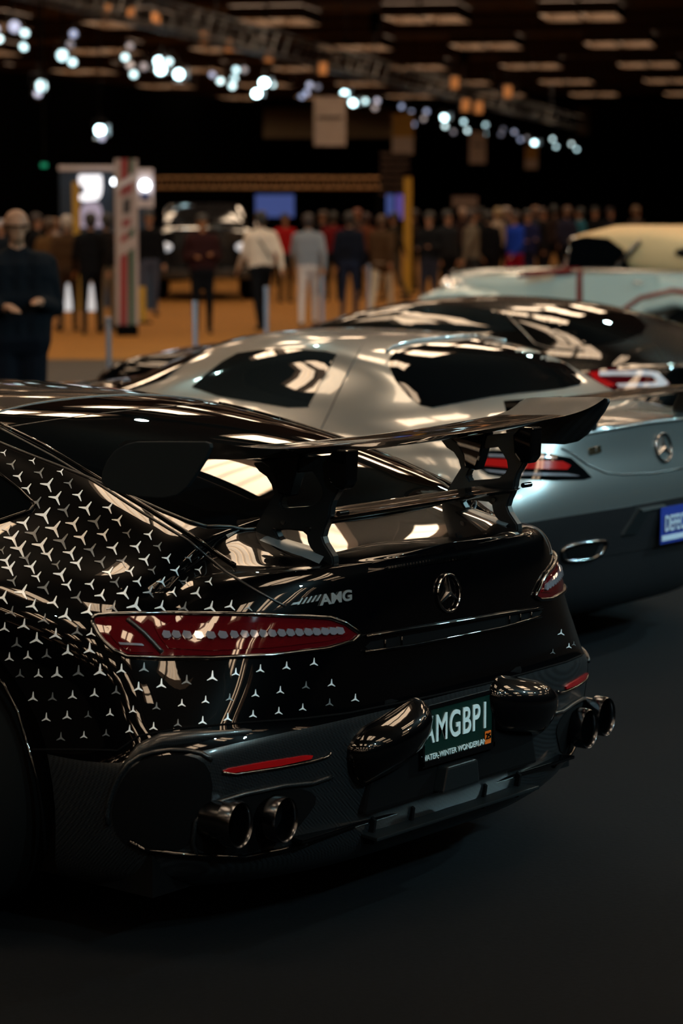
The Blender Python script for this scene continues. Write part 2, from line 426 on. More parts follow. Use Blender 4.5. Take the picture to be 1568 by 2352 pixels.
# drape hung before the far wall and along the left side
def drape(name, P0, P1, z1, label, folds=70):
    P0, P1 = np.array(P0[:2]), np.array(P1[:2]); d = P1-P0; L = np.linalg.norm(d); d /= L; n = np.array([-d[1], d[0]]); V = []; F = []; N = folds*4
    for i in range(N+1):
        q = P0+d*L*i/N+n*.12*math.sin(i*math.pi/2); V += [(q[0], q[1], .0), (q[0], q[1], z1)]
    F = [(2*i, 2*i+2, 2*i+3, 2*i+1) for i in range(N)]
    return tag(mob(name, V, F, M_DRAPE, None, False), label, 'drape')
drape('drape', hall(126, -50, 0), hall(126, 40, 0), 5.25, 'tall black drape across the far end of the hall', 120)
drape('drape', gp(-420, 43), gp(600, 66), 4.6, 'black drape behind the lit exhibition stands on the left', 60)
# timber beams across the hall and recessed light fixtures between them
ROWS = [68-11.6*k for k in range(9)]+[79.6, 91.2, 102.8, 114.4]
NEAR = [21.6-5.8+11.6*0-11.6*k for k in range(-1, 4)]  # half-pitch rows added out of view for more reflections in the paint
for k, D in enumerate(sorted(ROWS)):
    if D > 40: tag(hbox('trim_'+str(k+1), D-5.8, -6, 7.22, .32, 96, .36, M_BEAM), kind='structure')
    tag(hbox('trim_'+str(k+40), D+2.4, -6, 7.26, .2, 96, .28, M_BEAM), kind='structure')
def fixture():
    t = empty('ceiling_light', (0, 0, 0)); W, Lg, H = 1.02, 2.5, .36
    b = MB()
    for sx in (-1, 1): b.box((sx*W/2, 0, H/2), (.03, Lg, H))
    for sy in (-1, 1): b.box((0, sy*Lg/2, H/2), (W, .03, H))
    b.build('housing', M_HOUSE, t)
    one('reflector', lambda b: b.add([(-W/2, -Lg/2, H-.01), (W/2, -Lg/2, H-.01), (W/2, Lg/2, H-.01), (-W/2, Lg/2, H-.01)], [(0, 3, 2, 1)]), M_REFLECTOR, t)
    def tb(b):
        for k in range(4):
            x = -W/2+W*(k+.5)/4; b.add([(x-.07, -Lg/2+.05, H-.03), (x+.07, -Lg/2+.05, H-.03), (x+.07, Lg/2-.05, H-.03), (x-.07, Lg/2-.05, H-.03)], [(0, 3, 2, 1)])
    one('tube_lamps', tb, M_PANEL, t)['kind'] = 'stuff'
    return t
fx0 = fixture(); used = False
for D in ROWS+NEAR:
    for j in range(-6, 8):
        for e in (0, 1.1):
            L = -12.2+4.35*j+e
            if D > 52 and not (-2.6 < L+ (1990-0)/5553*D*1.0 - 0 and L < 1.5 - (1990-1568)/5553*D): continue
            if D <= 52 and abs(L+4) > (21 if D < 35 else 14): continue
            o = fx0 if not used else copy_tree(fx0); used = True
            o.location = tuple(hall(D, L, CZ)); o.rotation_euler = (0, 0, HROT)
            far = D > 60
            tag(o, 'warm recessed light fixture set between the brown ceiling beams', 'ceiling light', 'warm fixtures in the ceiling')

# rows added out of direct view to give reflections in the paint, joined
def more_rows(b):
    for D in (33.2-5.8, 39.0, 44.8+5.8-5.8+5.8, 62.2-5.8+0.01):
        for j in range(-5, 6):
            for e in (0, 1.1):
                c = hall(D, -12.2+4.35*j+e, 0); W, Lg, H = 1.02, 2.5, .36; cr = Matrix.Rotation(HROT, 3, 'Z')
                def P(x, y, z): v = cr @ Vector((x, y, 0)); return (c[0]+v[0], c[1]+v[1], CZ+z)
                b.add([P(-W/2, -Lg/2, H-.02), P(W/2, -Lg/2, H-.02), P(W/2, Lg/2, H-.02), P(-W/2, Lg/2, H-.02)], [(0, 3, 2, 1)], 0)
                for sx in (-1, 1): b.add([P(sx*W/2, -Lg/2, 0), P(sx*W/2, Lg/2, 0), P(sx*W/2, Lg/2, H), P(sx*W/2, -Lg/2, H)], [(0, 1, 2, 3)], 1)
                for sy in (-1, 1): b.add([P(-W/2, sy*Lg/2, 0), P(W/2, sy*Lg/2, 0), P(W/2, sy*Lg/2, H), P(-W/2, sy*Lg/2, H)], [(0, 1, 2, 3)], 1)
tag(one('ceiling_light_rows', more_rows, [M_PANEL, M_HOUSE]), 'added rows of warm ceiling fixtures, unseen except as reflections', 'ceiling light', kind='stuff')
# ------------------------------------------------------------------ the near black coupe
def car_root(name, o, label, cat='car'): return empty(name, (o[0], o[1], 0), 0, label, cat)
OA = (0.0, 0.0)
planA = [(0, 0), (.2, -.002), (.42, .01), (.62, .055), (.80, .13), (.93, .26), (.985, .45), (1.01, .70), (1.015, .98), (.995, 1.3), (.97, 1.65), (.955, 2.1),
         (.955, 2.6), (.97, 3.1), (.985, 3.5), (.985, 3.8), (.95, 4.1), (.86, 4.3), (.66, 4.45), (.35, 4.53), (0, 4.55)]
#         zs    xb   zb   xr   zr   zc
topA = [(0.0, .930, .60, .935, .40, .940, .942), (.05, .918, .60, .935, .42, .945, .950), (.10, .905, .60, .928, .45, .95, .962), (.16, .890, .64, .922, .50, .955, .975),
        (.25, .878, .70, .918, .57, .97, 1.0), (.40, .87, .74, .93, .61, 1.00, 1.045), (.55, .89, .78, .94, .615, 1.05, 1.10), (.75, .91, .79, .955, .61, 1.11, 1.165),
        (.95, .92, .80, .965, .60, 1.155, 1.21), (1.2, .92, .80, .975, .59, 1.20, 1.25), (1.5, .91, .79, .975, .58, 1.225, 1.275), (1.9, .90, .785, .97, .575, 1.24, 1.288),
        (2.3, .90, .785, .965, .57, 1.235, 1.282), (2.7, .90, .79, .96, .59, 1.18, 1.235), (3.0, .89, .79, .94, .62, 1.07, 1.12), (3.3, .88, .78, .92, .62, .97, 1.0), (3.7, .86, .76, .89, .6, .92, .94), (4.2, .80, .7, .83, .5, .85, .86), (4.55, .68, .5, .70, .3, .71, .72)]
#        frac  rear  side  front corner  z-tilt along the flank
rowsA = [(.17, .10, .10, .06, .04), (.20, .055, .045, .03, .02), (.25, .035, .02, .01, .0), (.34, .02, .006, .0, -.01), (.44, .008, .0, .0, -.015), (.53, -.002, .0, .0, -.018, -.03), (.597, -.006, .0, .0, -.018, -.045),
         (.615, .004, .004, .01, -.008, -.045), (.66, .006, .004, .01, .006, -.03), (.72, .006, .004, .012, .03, -.02), (.79, .008, .006, .016, .06), (.86, .012, .013, .03, .085), (.92, .017, .026, .05, .11),
         (.965, .022, .046, .07, .14), (.99, .025, .066, .09, .165), (1.0, .031, .085, .11, .18)]
bA = CarBody(OA, planA, rowsA, topA, nu=230, nw=57)
carA = car_root('black_coupe', OA, 'glossy black coupe in front, silver star decals on flank, tall two-blade wing')
WA = [(-1.0+.02, .93, .362, .435), (.98, .93, .362, .435), (-.98, 3.56, .36, .42), (.98, 3.56, .36, .42)]
KSP = bA.row_at(.562)
bA.shell('body_shell', M_BLACK, carA, lambda r: r >= KSP, WA)
bA.shell('lower_skirt', M_CARBON, carA, lambda r: r < KSP, WA)
one('underbody', lambda b: b.prism([(-.9, .25), (.9, .25), (.9, 4.3), (-.9, 4.3)], 'z', .16, .45), M_MATTE, carA)
# ---- glass, seams and lamps of the black coupe
HG = [(432, 1229), (470, 1240), (535, 1246), (602, 1245), (680, 1238), (751, 1226), (858, 1205)]
glassA = []
hL = [bA.hit(*p)[0] for p in [(432, 1229), (480, 1241), (535, 1246), (602, 1245)]]
yb = hL[-1][1]
gl = [(-.56, hL[0][1]+.02), (-.45, hL[1][1]), (-.30, yb), (0, yb-.03), (.30, yb), (.45, hL[1][1]), (.56, hL[0][1]+.02), (.57, .95), (.53, 1.30), (.40, 1.345), (0, 1.37), (-.40, 1.345), (-.53, 1.30), (-.57, .95)]
hatch = empty('tailgate', (0, 0, 0)); hatch.parent = carA
patch(bA, 'rear_window', gl, M_GLASSK, hatch, res=.05, off=.0025, thick=.006, mode='z', round_=2)
seam(bA, 'window_seal', chaikin(gl, 2), .004, M_TRIM, hatch, off=.002, closed=True, step=.05, mode='z')
seam(bA, 'bumper_seam', [(70, 1722), (200, 1722), (270, 1724), (320, 1690), (420, 1672), (560, 1660), (700, 1650), (800, 1638), (900, 1618), (1000, 1597), (1100, 1574), (1200, 1548), (1300, 1520), (1335, 1505)], .003, M_MATTE, carA, off=.0005)
seam(bA, 'tailgate_seam', [(0, 984), (120, 1048), (230, 1115), (330, 1180), (430, 1240), (520, 1315), (590, 1358), (655, 1393)], .0035, M_TRIM, carA, off=.0008, both=True)
seam(bA, 'roof_moulding', [(0, 975), (100, 1024), (232, 1104), (345, 1172), (440, 1232), (540, 1300)], .0045, M_BLACK, carA, off=.004, both=True)
seam(bA, 'roof_seam', [(24, 981), (120, 966), (223, 952), (350, 938), (500, 926)], .003, M_TRIM, carA, off=.0005)
patch(bA, 'side_window', [(-60, 1060), (0, 1090), (45, 1125), (78, 1160), (70, 1172), (0, 1196), (-60, 1215)], M_GLASSK, carA, res=14, off=.003, both=True)
seam(bA, 'window_moulding', [(-60, 1060), (0, 1090), (45, 1125), (80, 1160), (70, 1174), (0, 1198), (-60, 1217)], .005, M_BLACK, carA, off=.003, both=True)
# tail lamps
LO = [(212.6, 1428), (216, 1418), (228, 1413.5), (326, 1411), (460, 1411), (579, 1411.5), (684, 1415), (755, 1419), (789, 1431), (825, 1456), (806, 1472), (747, 1489), (621, 1505), (494, 1511), (368, 1512), (292, 1508), (262, 1494), (240, 1474), (225, 1454)]
def taillamp(side):
    t = empty('tail_lamp', (0, 0, 0)); t.parent = carA; MI = dict(mirror=(side > 0))
    patch(bA, 'lens', LO, M_REDD, t, res=14, off=.004, thick=.006, **MI)
    sg = lambda nm, P, r, m, off, cl=False: (lambda L: one(nm, lambda b: b.tube([((-x if side > 0 else x), y, z) for x, y, z in (L+[L[0]] if cl else L)], r, 6), m, t, smooth=True))(line_on(bA, P, off, 10, 'cam', cl))
    sg('bezel', LO, .0055, M_DCHROME, .006, True)
    patch(bA, 'red_section', [(236, 1424), (283, 1423), (318, 1458), (352, 1500), (303, 1499), (274, 1484), (250, 1455)], M_RED, t, res=12, off=.0065, thick=.002, **MI)
    patch(bA, 'light_bar', [(352, 1440), (440, 1434), (600, 1430), (735, 1434), (786, 1449), (796, 1456), (750, 1472), (620, 1488), (480, 1495), (386, 1490), (366, 1466)], M_RED, t, res=12, off=.0065, thick=.002, **MI)
    patch(bA, 'reflector_strip', [(272, 1476), (325, 1480), (330, 1485), (276, 1482)], M_BEAD, t, res=8, off=.009, thick=.002, **MI)
    dv = [(292, 1424), (330, 1456), (372, 1500)]
    sg('divider', dv, .006, M_TRIM, .007)
    xs = [380, 404, 430, 457, 484, 511, 536, 559, 580, 600, 620, 641, 661, 681, 701, 720, 739, 757, 773]
    for i, x in enumerate(xs):
        y = 1461-6.0*max(0, (x-480)/300)**1.0*2.2; hw = 9+1.5*(i < 6)
        q = [(x-hw+4, y-9), (x+hw-2, y-7), (x+hw+3, y+4), (x+hw-4, y+9), (x-hw+6, y+8), (x-hw, y)]
        patch(bA, 'lens_bead', q, M_BEAD, t, res=30, off=.013, thick=.006, **MI)
    return t
taillamp(-1); taillamp(1)
# rear badge, third brake light, vent slot, reflectors
def onrear(cx, cz):
    def pl(u, v):
        h, n = bA.hit_dir((cx+u, -3, cz+v), (0, 1, 0)); return h, n
    return pl
C0 = bA.hit(1027, 1362)[0]
def badge(parent, body, c, R, m, name='star_emblem'):
    t = empty(name, (0, 0, 0)); t.parent = parent
    ringp = [(c[0]+R*math.cos(a), c[1]+R*math.sin(a)) for a in np.linspace(0, 2*math.pi, 40, endpoint=False)]
    L = line_on(body, ringp, .006, 1, 'y'); one('ring', lambda b: b.tube(L+[L[0]], R*.085, 8, cap=False), m, t, smooth=True)
    for k in range(3):
        a = math.pi/2+k*2*math.pi/3; 
        h0, n0 = body.hit_dir((c[0], -3, c[1]), (0, 1, 0)); h1, n1 = body.hit_dir((c[0]+R*.97*math.cos(a), -3, c[1]+R*.97*math.sin(a)), (0, 1, 0))
        px = Vector((-math.sin(a), 0, math.cos(a)))*R*.13
        p0 = h0+n0*.012; p1 = h1+n1*.006
        one('star_arm', lambda b: b.add([p0+px, p0-px, p1, h0+px*1.2, h0-px*1.2, h1, p0+n0*.004], [(0, 6, 2), (6, 1, 2), (0, 2, 5, 3), (1, 4, 5, 2), (0, 3, 4, 1, 6)]), m, t)
    return t
badge(carA, bA, (C0[0], C0[2]), .048, mat('badge_chrome', (.35, .36, .38), .06, metal=1))
def pxtext(body, s, p0, p1, hpx, m, parent, name, off=.003, depth=.003, slant=.12, **k):
    """Flat lettering run between two picture points, set onto the rear skin."""
    a, _ = body.hit(*p0); b_, _ = body.hit(*p1); W = abs(b_[0]-a[0]); x0 = (a[0]+b_[0])/2; 
    def pl(u, v):
        t = (u/W+.5); cx = a[0]+(b_[0]-a[0])*t; cz = a[2]+(b_[2]-a[2])*t+v
        h, n = body.hit_dir((cx, -3, cz), (0, 1, 0)); return h+n*off, n
    return text_on(body, s, hpx, m, parent, name, None, pl, shear=slant, depth=depth, **k)
am = pxtext(bA, 'AMG', (728, 1381), (808, 1367), .035, mat('badge_silver', (.14, .145, .15), .38, metal=.4), carA, 'badge_lettering', font_off=.0012, sx=1.22)
for k in range(5):
    x = 680+k*10.5; y = 1386-k*2.1
    patch(bA, 'badge_bar', [(x, y+4), (x+5, y+3), (x+14, y-12), (x+11, y-12)], MATS['badge_silver'], carA, res=20, off=.006, thick=.004)
patch(bA, 'badge_bar', [(666, 1391), (684, 1387), (690, 1382), (672, 1385)], MATS['badge_silver'], carA, res=20, off=.006, thick=.004)
tb_ = empty('brake_light', (0, 0, 0)); tb_.parent = carA
patch(bA, 'housing', [(880, 1308), (890, 1301), (1080, 1270), (1087, 1273), (1080, 1281), (890, 1312)], M_GLASSK, tb_, res=12, off=.002)
for i in range(27):
    for j in range(2):
        x = 889+i*7.2+j*3; y = 1309.5-i*1.13+(-5 if j else 0)-(1-abs(i-13)/13)*.8
        patch(bA, 'led_cell', [(x-2.2, y-2.5), (x+2.2, y-3), (x+2.8, y+1.6), (x-1.8, y+2.4)], M_DCHROME, tb_, res=30, off=.0045, thick=.0015, smooth=False)
sl = empty('vent_slot', (0, 0, 0)); sl.parent = carA
patch(bA, 'slot_panel', [(838, 1486), (850, 1474), (1000, 1448), (1150, 1418), (1238, 1399), (1244, 1404), (1236, 1414), (1150, 1440), (1000, 1470), (850, 1497)], M_MATTE, sl, res=14, off=.0015, thick=.003)
seam(bA, 'slot_lip', [(838, 1462), (930, 1446), (1050, 1427), (1150, 1410), (1240, 1396)], .005, M_BLACK, sl, off=.006)
seam(bA, 'slot_lip', [(834, 1497), (940, 1482), (1050, 1460), (1150, 1440), (1238, 1415)], .0045, M_BLACK, sl, off=.007)
for x in (880, 918, 1165, 1190, 1215):
    y = 1478-(x-880)*.192
    seam(bA, 'slot_rib', [(x, y-9), (x+1, y+12)], .0025, M_BLACK, sl, off=.006)
patch(bA, 'bumper_reflector', [(511, 1770), (524, 1764), (600, 1750), (700, 1734), (716, 1734), (712, 1742), (640, 1758), (540, 1773), (518, 1775)], M_REFL, carA, res=14, off=.006, thick=.008, both=True)
seam(bA, 'reflector_rim', [(511, 1773), (540, 1777), (640, 1762), (712, 1748), (750, 1737), (757, 1728)], .0035, M_DCHROME, carA, off=.005, both=True)
# carbon shoulder roll above the outlets and flat outlet patches, their inner shade put into the black
one('shoulder_roll', lambda b: b.tube(line_on(bA, [(268, 1800), (290, 1755), (325, 1718), (372, 1700), (450, 1690), (560, 1681), (660, 1674)], -.008, 14), [.006, .012, .017, .02, .02, .015, .004]+[.004]*60, 10) if 0 else b.tube(line_on(bA, [(262, 1830), (285, 1765), (325, 1722), (372, 1700), (450, 1690), (560, 1681), (680, 1668)], -.012, 400), [.004, .016, .022, .024, .022, .016, .004], 12), M_CARBON, carA, smooth=True)
vo = patch(bA, 'side_outlet', [(262, 1905), (256, 1860), (275, 1800), (310, 1752), (370, 1733), (440, 1735), (480, 1760), (490, 1820), (470, 1880), (440, 1950), (330, 1955), (285, 1940)], M_MATTE, carA, res=16, off=.002, thick=.003, both=True, round_=1)
seam(bA, 'outlet_rim', chaikin([(250, 1905), (246, 1860), (265, 1795), (305, 1742), (370, 1722), (450, 1724), (500, 1752)], 1)[:-2], .006, M_CARBON, carA, off=.003, both=True)
seam(bA, 'outlet_lip', [(300, 1930), (330, 1948), (400, 1958), (470, 1963), (560, 1966), (650, 1948), (700, 1935)], .007, M_BLACK, carA, off=.006, both=True)
seam(bA, 'arch_lip', [(-20, 1540), (10, 1572), (40, 1630), (67, 1722), (88, 1800), (100, 1880), (106, 1960)], .006, M_BLACK, carA, off=.001, both=True)
# exhaust pockets and tail pipes
po = patch(bA, 'exhaust_pocket', chaikin([(445, 1940), (450, 1885), (490, 1846), (560, 1828), (650, 1812), (705, 1812), (730, 1835), (700, 1880), (660, 1925), (560, 1962), (480, 1962)], 1), M_MATTE, carA, res=16, off=.003, thick=.003, both=True)
seam(bA, 'pocket_rim', [(452, 1962), (442, 1935), (448, 1885), (485, 1845), (560, 1822), (650, 1803), (715, 1797), (760, 1782)], .006, M_CARBON, carA, off=.005, both=True)
def pipe(px, py, xs, rx=.044, rz=.055):
    q = un(px, py, 0, xs); y = q[1]; z = q[2]
    for s in (1, -1):
        def g(b):
            for (r0, yy) in [(1, .0)]: pass
            prof = [(.84, .10), (.84, .012), (.88, .0), (.95, -.004), (1.0, .004), (1.0, .035)]
            n = 40; V = []
            for (r, h) in prof:
                for k in range(n):
                    t = 2*math.pi*k/n; V.append((s*xs+rx*r*math.cos(t), y+h+.02*math.sin(t)*0, z+rz*r*math.sin(t)))
            F = [(i*n+k, i*n+(k+1) % n, (i+1)*n+(k+1) % n, (i+1)*n+k) for i in range(len(prof)-1) for k in range(n)]
            F.append(tuple(range(n)))
            b.add(V, F, 0)
        t = one('tail_pipe', g, mat('pipe_dark', (.09, .095, .105), .2, metal=1), carA, auto=.7)
        one('pipe_bore', lambda b: b.lathe([(.03, .0), (.03, .004)], (s*xs, y+.06, z), 'y', 20), M_MATTE, t)
pipe(550, 1895, -.80, .046, .058); pipe(655, 1883, -.665, .046, .058)
# diffuser: dark centre, two glossy pods, blades
one('diffuser_panel', lambda b: b.prism([(-.38, .30), (.38, .30), (.30, .585), (-.30, .585)], 'y', .006, .06), M_MATTE, carA, bevel=.01)
def pod(s):
    P = []
    def g(b):
        n = 14; secs = []
        for (z, x0, x1, d) in [(.395, .22, .38, .0), (.41, .175, .41, .035), (.44, .150, .43, .06), (.475, .135, .44, .075), (.505, .130, .44, .075), (.53, .135, .42, .055), (.55, .16, .39, .025), (.558, .20, .36, .0)]:
            secs.append([((x0+x1)/2+(x1-x0)/2*math.cos(t), .03-d*math.sin(t)**.8-.02*(math.sin(t) > .01), z-(.02*math.cos(t))) for t in np.linspace(0, math.pi, n)])
        V = [(s*x, y, z) for q in secs for x, y, z in q]
        b.add(V, [(i*n+k, i*n+k+1, (i+1)*n+k+1, (i+1)*n+k) for i in range(len(secs)-1) for k in range(n-1)])
        b.f.append(tuple(range(n))); b.f.append(tuple(range(len(V)-n, len(V)))[::-1]); b.m += [0, 0]
    one('diffuser_pod', g, M_BLACK, carA, smooth=True)
pod(-1); pod(1)
one('diffuser_blade', lambda b: b.prism([(-.60, .03), (.60, .03), (.50, .35), (-.50, .35)], 'z', .268, .278), M_BLACK, carA, bevel=.003)
one('diffuser_blade', lambda b: b.prism([(-.36, -.015), (.36, -.015), (.32, .2), (-.32, .2)], 'z', .232, .242), M_SATIN, carA, bevel=.003)
for x in (-.32, -.16, .16, .32):
    one('diffuser_fin', lambda b: b.prism([(.03, .21), (.40, .18), (.40, .30), (.06, .30), (.02, .275)], 'x', x-.005, x+.005), M_MATTE, carA, bevel=.002)
one('tow_cover', lambda b: b.prism([(-.10, .31), (.06, .31), (.05, .375), (-.08, .375)], 'y', -.03, .01), M_SATIN, carA, bevel=.006)
# licence plate
pl_ = empty('licence_plate', (0, 0, 0)); pl_.parent = carA
PX, PZ, PY = -.006, .464, -.004
M_PG = mat('dark_green_plate', (.0008, .012, .009), .35); M_PW = mat('plate_lettering', (.45, .55, .58), .5)
one('plate', lambda b: b.box((PX, PY, PZ), (.305, .003, .152)), M_PG, pl_, bevel=.001)
one('plate_frame', lambda b: (b.box((PX, PY-.003, PZ-.071), (.318, .008, .016)), b.box((PX, PY-.003, PZ+.076), (.318, .008, .010)), b.box((PX-.155, PY-.003, PZ), (.008, .008, .150)), b.box((PX+.155, PY-.003, PZ), (.008, .008, .150))), M_BLACK, pl_)
def onplate(cx, cz): return lambda u, v: (Vector((cx+u, PY-.0025, cz+v)), Vector((0, -1, 0)))
text_on(None, 'AMGBP1', .100, M_PW, pl_, 'plate_number', None, onplate(PX-.010, PZ+.012), sx=.72, font_off=.0012, spacing=1.10)
text_on(None, 'WATER-WINTER WONDERLAND', .021, M_PW, pl_, 'plate_motto', None, onplate(PX-.01, PZ-.056), sx=.95)
one('plate_sticker', lambda b: b.box((PX+.130, PY-.004, PZ-.047), (.027, .002, .036)), mat('orange_sticker', (.50, .09, .005), .5), pl_, bevel=.001)
text_on(None, '25', .022, M_MATTE, pl_, 'sticker_text', None, lambda u, v: (Vector((PX+.129+u, PY-.006, PZ-.043+v)), Vector((0, -1, 0))))
for sx in (-1, 1): one('plate_bolt', lambda b: b.ell((PX+sx*.09, PY-.005, PZ-.066), (.006, .003, .006)), M_DCHROME, pl_, smooth=True)
# wheels
M_TEAL = mat('teal_rim_stripe', (.01, .32, .26), .4)
for (x, y, z, R) in WA: make_wheel(carA, x-.0 if abs(x) < 1 else x, y, z, .348, .30, 1 if x > 0 else -1, .262, 10, stripe=M_TEAL)
# ---- two-blade rear wing of the black coupe
wg = empty('rear_wing', (0, 0, 0)); wg.parent = carA
def blade(name, xs, zf, y0, chord, th, inc, m, camber=.012, yl=None):
    pr_ = []
    for t in np.linspace(0, 1, 13): pr_.append((t, .5*th*(2.6*math.sqrt(max(t, 0))*(1-t)**.8)))
    V = []; n = 0
    for x in xs:
        c = chord(x) if callable(chord) else chord; z0 = zf(x); ye = y0(x) if callable(y0) else y0
        P = [(t, h) for t, h in pr_]+[(t, -h*.55) for t, h in reversed(pr_[1:-1])]; n = len(P)
        for t, h in P:    # t=0 leading edge (forward)
            V.append((x, ye+c*(1-t), z0+h+inc*c*(t-.5)-camber*math.sin(math.pi*t)))
    F = [(i*n+k, i*n+(k+1) % n, (i+1)*n+(k+1) % n, (i+1)*n+k) for i in range(len(xs)-1) for k in range(n)]
    F += [tuple(range(n))[::-1], tuple((len(xs)-1)*n+k for k in range(n))]
    return mob(name, V, F, m, wg, True)
zf = lambda x: 1.215+.030*min(1, abs(x)/.85)**2.2
xe = np.linspace(-.60, .60, 41)
mb = blade('main_blade', xe, zf, .075, .27, .036, .09, M_BLACK); mb.data.set_sharp_from_angle(angle=.9)
for s in (-1, 1):
    q = blade('blade_end', np.linspace(.598, .845, 14)*s if s > 0 else np.linspace(-.845, -.598, 14), lambda x: zf(x)+.018*max(0, (abs(x)-.6)/.25)**2, lambda x: .075+.03*max(0, (abs(x)-.6)/.25)**2, lambda x: .27+.03*(abs(x)-.6)/.25, .036, .09, M_CARBON2); q.data.set_sharp_from_angle(angle=.9)
lb = blade('lower_blade', np.linspace(-.40, .40, 25), lambda x: 1.052, .085, .13, .024, .03, M_BLACK); lb.data.set_sharp_from_angle(angle=.9)
EP = [(.245, 1.131), (.34, 1.128), (.42, 1.136), (.452, 1.155), (.449, 1.18), (.432, 1.21), (.405, 1.236), (.372, 1.252), (.335, 1.261), (.25, 1.267), (.16, 1.272), (.11, 1.275), (.095, 1.272), (.092, 1.262), (.108, 1.235), (.14, 1.195), (.168, 1.163), (.20, 1.142)]
for s in (-1, 1):
    one('end_plate', lambda b: b.prism(EP, 'x', s*.843, s*.855), mat('end_plate_grey', (.0045, .0068, .0085), .7, spec=.12) if s < 0 else M_CARBON2, wg, bevel=.003)
U0 = [(585, 1062), (600, 1082), (617, 1094), (628, 1112), (634, 1134), (622, 1155), (606, 1183), (593, 1208), (592, 1220), (604, 1236), (606, 1250), (598, 1262), (598, 1300), (612, 1318), (628, 1327), (690, 1320), (735, 1311), (770, 1303), (772, 1290), (770, 1277), (751, 1247), (746, 1232), (750, 1216), (757, 1200), (763, 1182), (765, 1164), (770, 1149), (781, 1130), (790, 1111), (796, 1098), (797, 1086), (796, 1062), (790, 1042)]
H1 = [(686, 1086), (722, 1082), (732, 1096), (743, 1116), (746, 1134), (740, 1148), (726, 1160), (706, 1163), (657, 1166), (650, 1155), (655, 1142), (668, 1126), (680, 1104)]
H2 = [(636, 1215), (668, 1216), (700, 1220), (709, 1228), (712, 1245), (718, 1258), (727, 1268), (722, 1275), (705, 1270), (660, 1251), (646, 1234)]
XU = -.40
def toyz(L): return [tuple(un(px, py, 0, XU)[1:]) for px, py in L]
def holed(outer, holes, x0, x1, s, name, m):
    pts = [Vector(p) for p in outer]; fl = [list(range(len(outer)))]; ed = []
    for h in holes:
        b0 = len(pts); pts += [Vector(p) for p in h]; ed += [(b0+i, b0+(i+1) % len(h)) for i in range(len(h))]
    r = delaunay_2d_cdt(pts, ed, fl, 1, 1e-6); P = [tuple(v) for v in r[0]]; F = []
    for f in r[2]:
        c = (sum(P[i][0] for i in f)/len(f), sum(P[i][1] for i in f)/len(f))
        if pip(c, outer) and not any(pip(c, h) for h in holes): F.append(tuple(f))
    k = len(P); V = [(s*x0, y, z) for y, z in P]+[(s*x1, y, z) for y, z in P]; E = {}
    for f in F:
        for i in range(len(f)): E[(f[i], f[(i+1) % len(f)])] = 1
    FF = F+[tuple(i+k for i in reversed(f)) for f in F]+[(b, a, a+k, b+k) for (a, b) in E if (b, a) not in E]
    bb = MB().add(V, FF); return bb.build(name, m, wg, bevel=.0)
out_, h1_, h2_ = toyz(U0), toyz(H1), toyz(H2)
for s in (-1, 1):
    o = holed(out_, [h1_, h2_], .385, .412, s, 'upright', M_SATIN)
    bm = bmesh.new(); bm.from_mesh(o.data); bmesh.ops.dissolve_limit(bm, angle_limit=.01, verts=bm.verts, edges=bm.edges)
    bmesh.ops.bevel(bm, geom=[e for e in bm.edges if len(e.link_faces) == 2 and e.calc_face_angle() > 1.0], offset=.004, segments=2, affect='EDGES'); bm.to_mesh(o.data); bm.free()
    # clamp blocks holding the blade, gloss black
    one('blade_clamp', lambda b: b.prism([(.03, 1.225), (.075, 1.225), (.10, 1.20), (.095, 1.15), (.075, 1.128), (.05, 1.125), (.034, 1.145)], 'x', s*.376, s*.424), M_BLACK, wg, bevel=.008, seg=3)
    one('blade_clamp', lambda b: b.prism([(.19, 1.205), (.33, 1.185), (.29, 1.165), (.268, 1.135), (.262, 1.10), (.225, 1.095), (.215, 1.12), (.20, 1.165)], 'x', s*.378, s*.420), M_BLACK, wg, bevel=.006, seg=3)
    for (y, z) in [(.247, 1.030), (.165, 1.018), (.065, 1.065)]:
        one('bolt', lambda b: b.lathe([(.007, -.018), (.007, .018)], (s*.3985, y, z), 'x', 14), M_DCHROME, wg, auto=.6)
    # foot flowing onto the deck
    def foot(b):
        ys = np.linspace(.115, .40, 15); n = 13; V = []
        for y in ys:
            t = (y-.115)/.285; rz = np.interp(y, [.045, .10, .16, .22, .30, .40], [.955, .958, .965, .975, .99, .972]); w_ = np.interp(t, [0, .3, 1], [.045, .075, .095])
            for k in range(n):
                a = math.pi*k/(n-1); u = -math.cos(a); x = .398*s+w_*u*(1.0 if abs(u) < 2 else 1)
                h, nn = bA.hit_dir((x, y, 3), (0, 0, -1)); zd = h[2]-.004
                V.append((x, y, zd+max(0, rz-zd)*math.exp(-(u*1.75)**2*1.2)*(1 if abs(u) < .98 else 0)))
        b.add(V, [(i*n+k, i*n+k+1, (i+1)*n+k+1, (i+1)*n+k) for i in range(len(ys)-1) for k in range(n-1)])
    fo = one('upright_foot', foot, mat('satin_grey_foot', (.16, .19, .21), .32, metal=.7, coat=.3, coat_r=.3), wg, smooth=True)
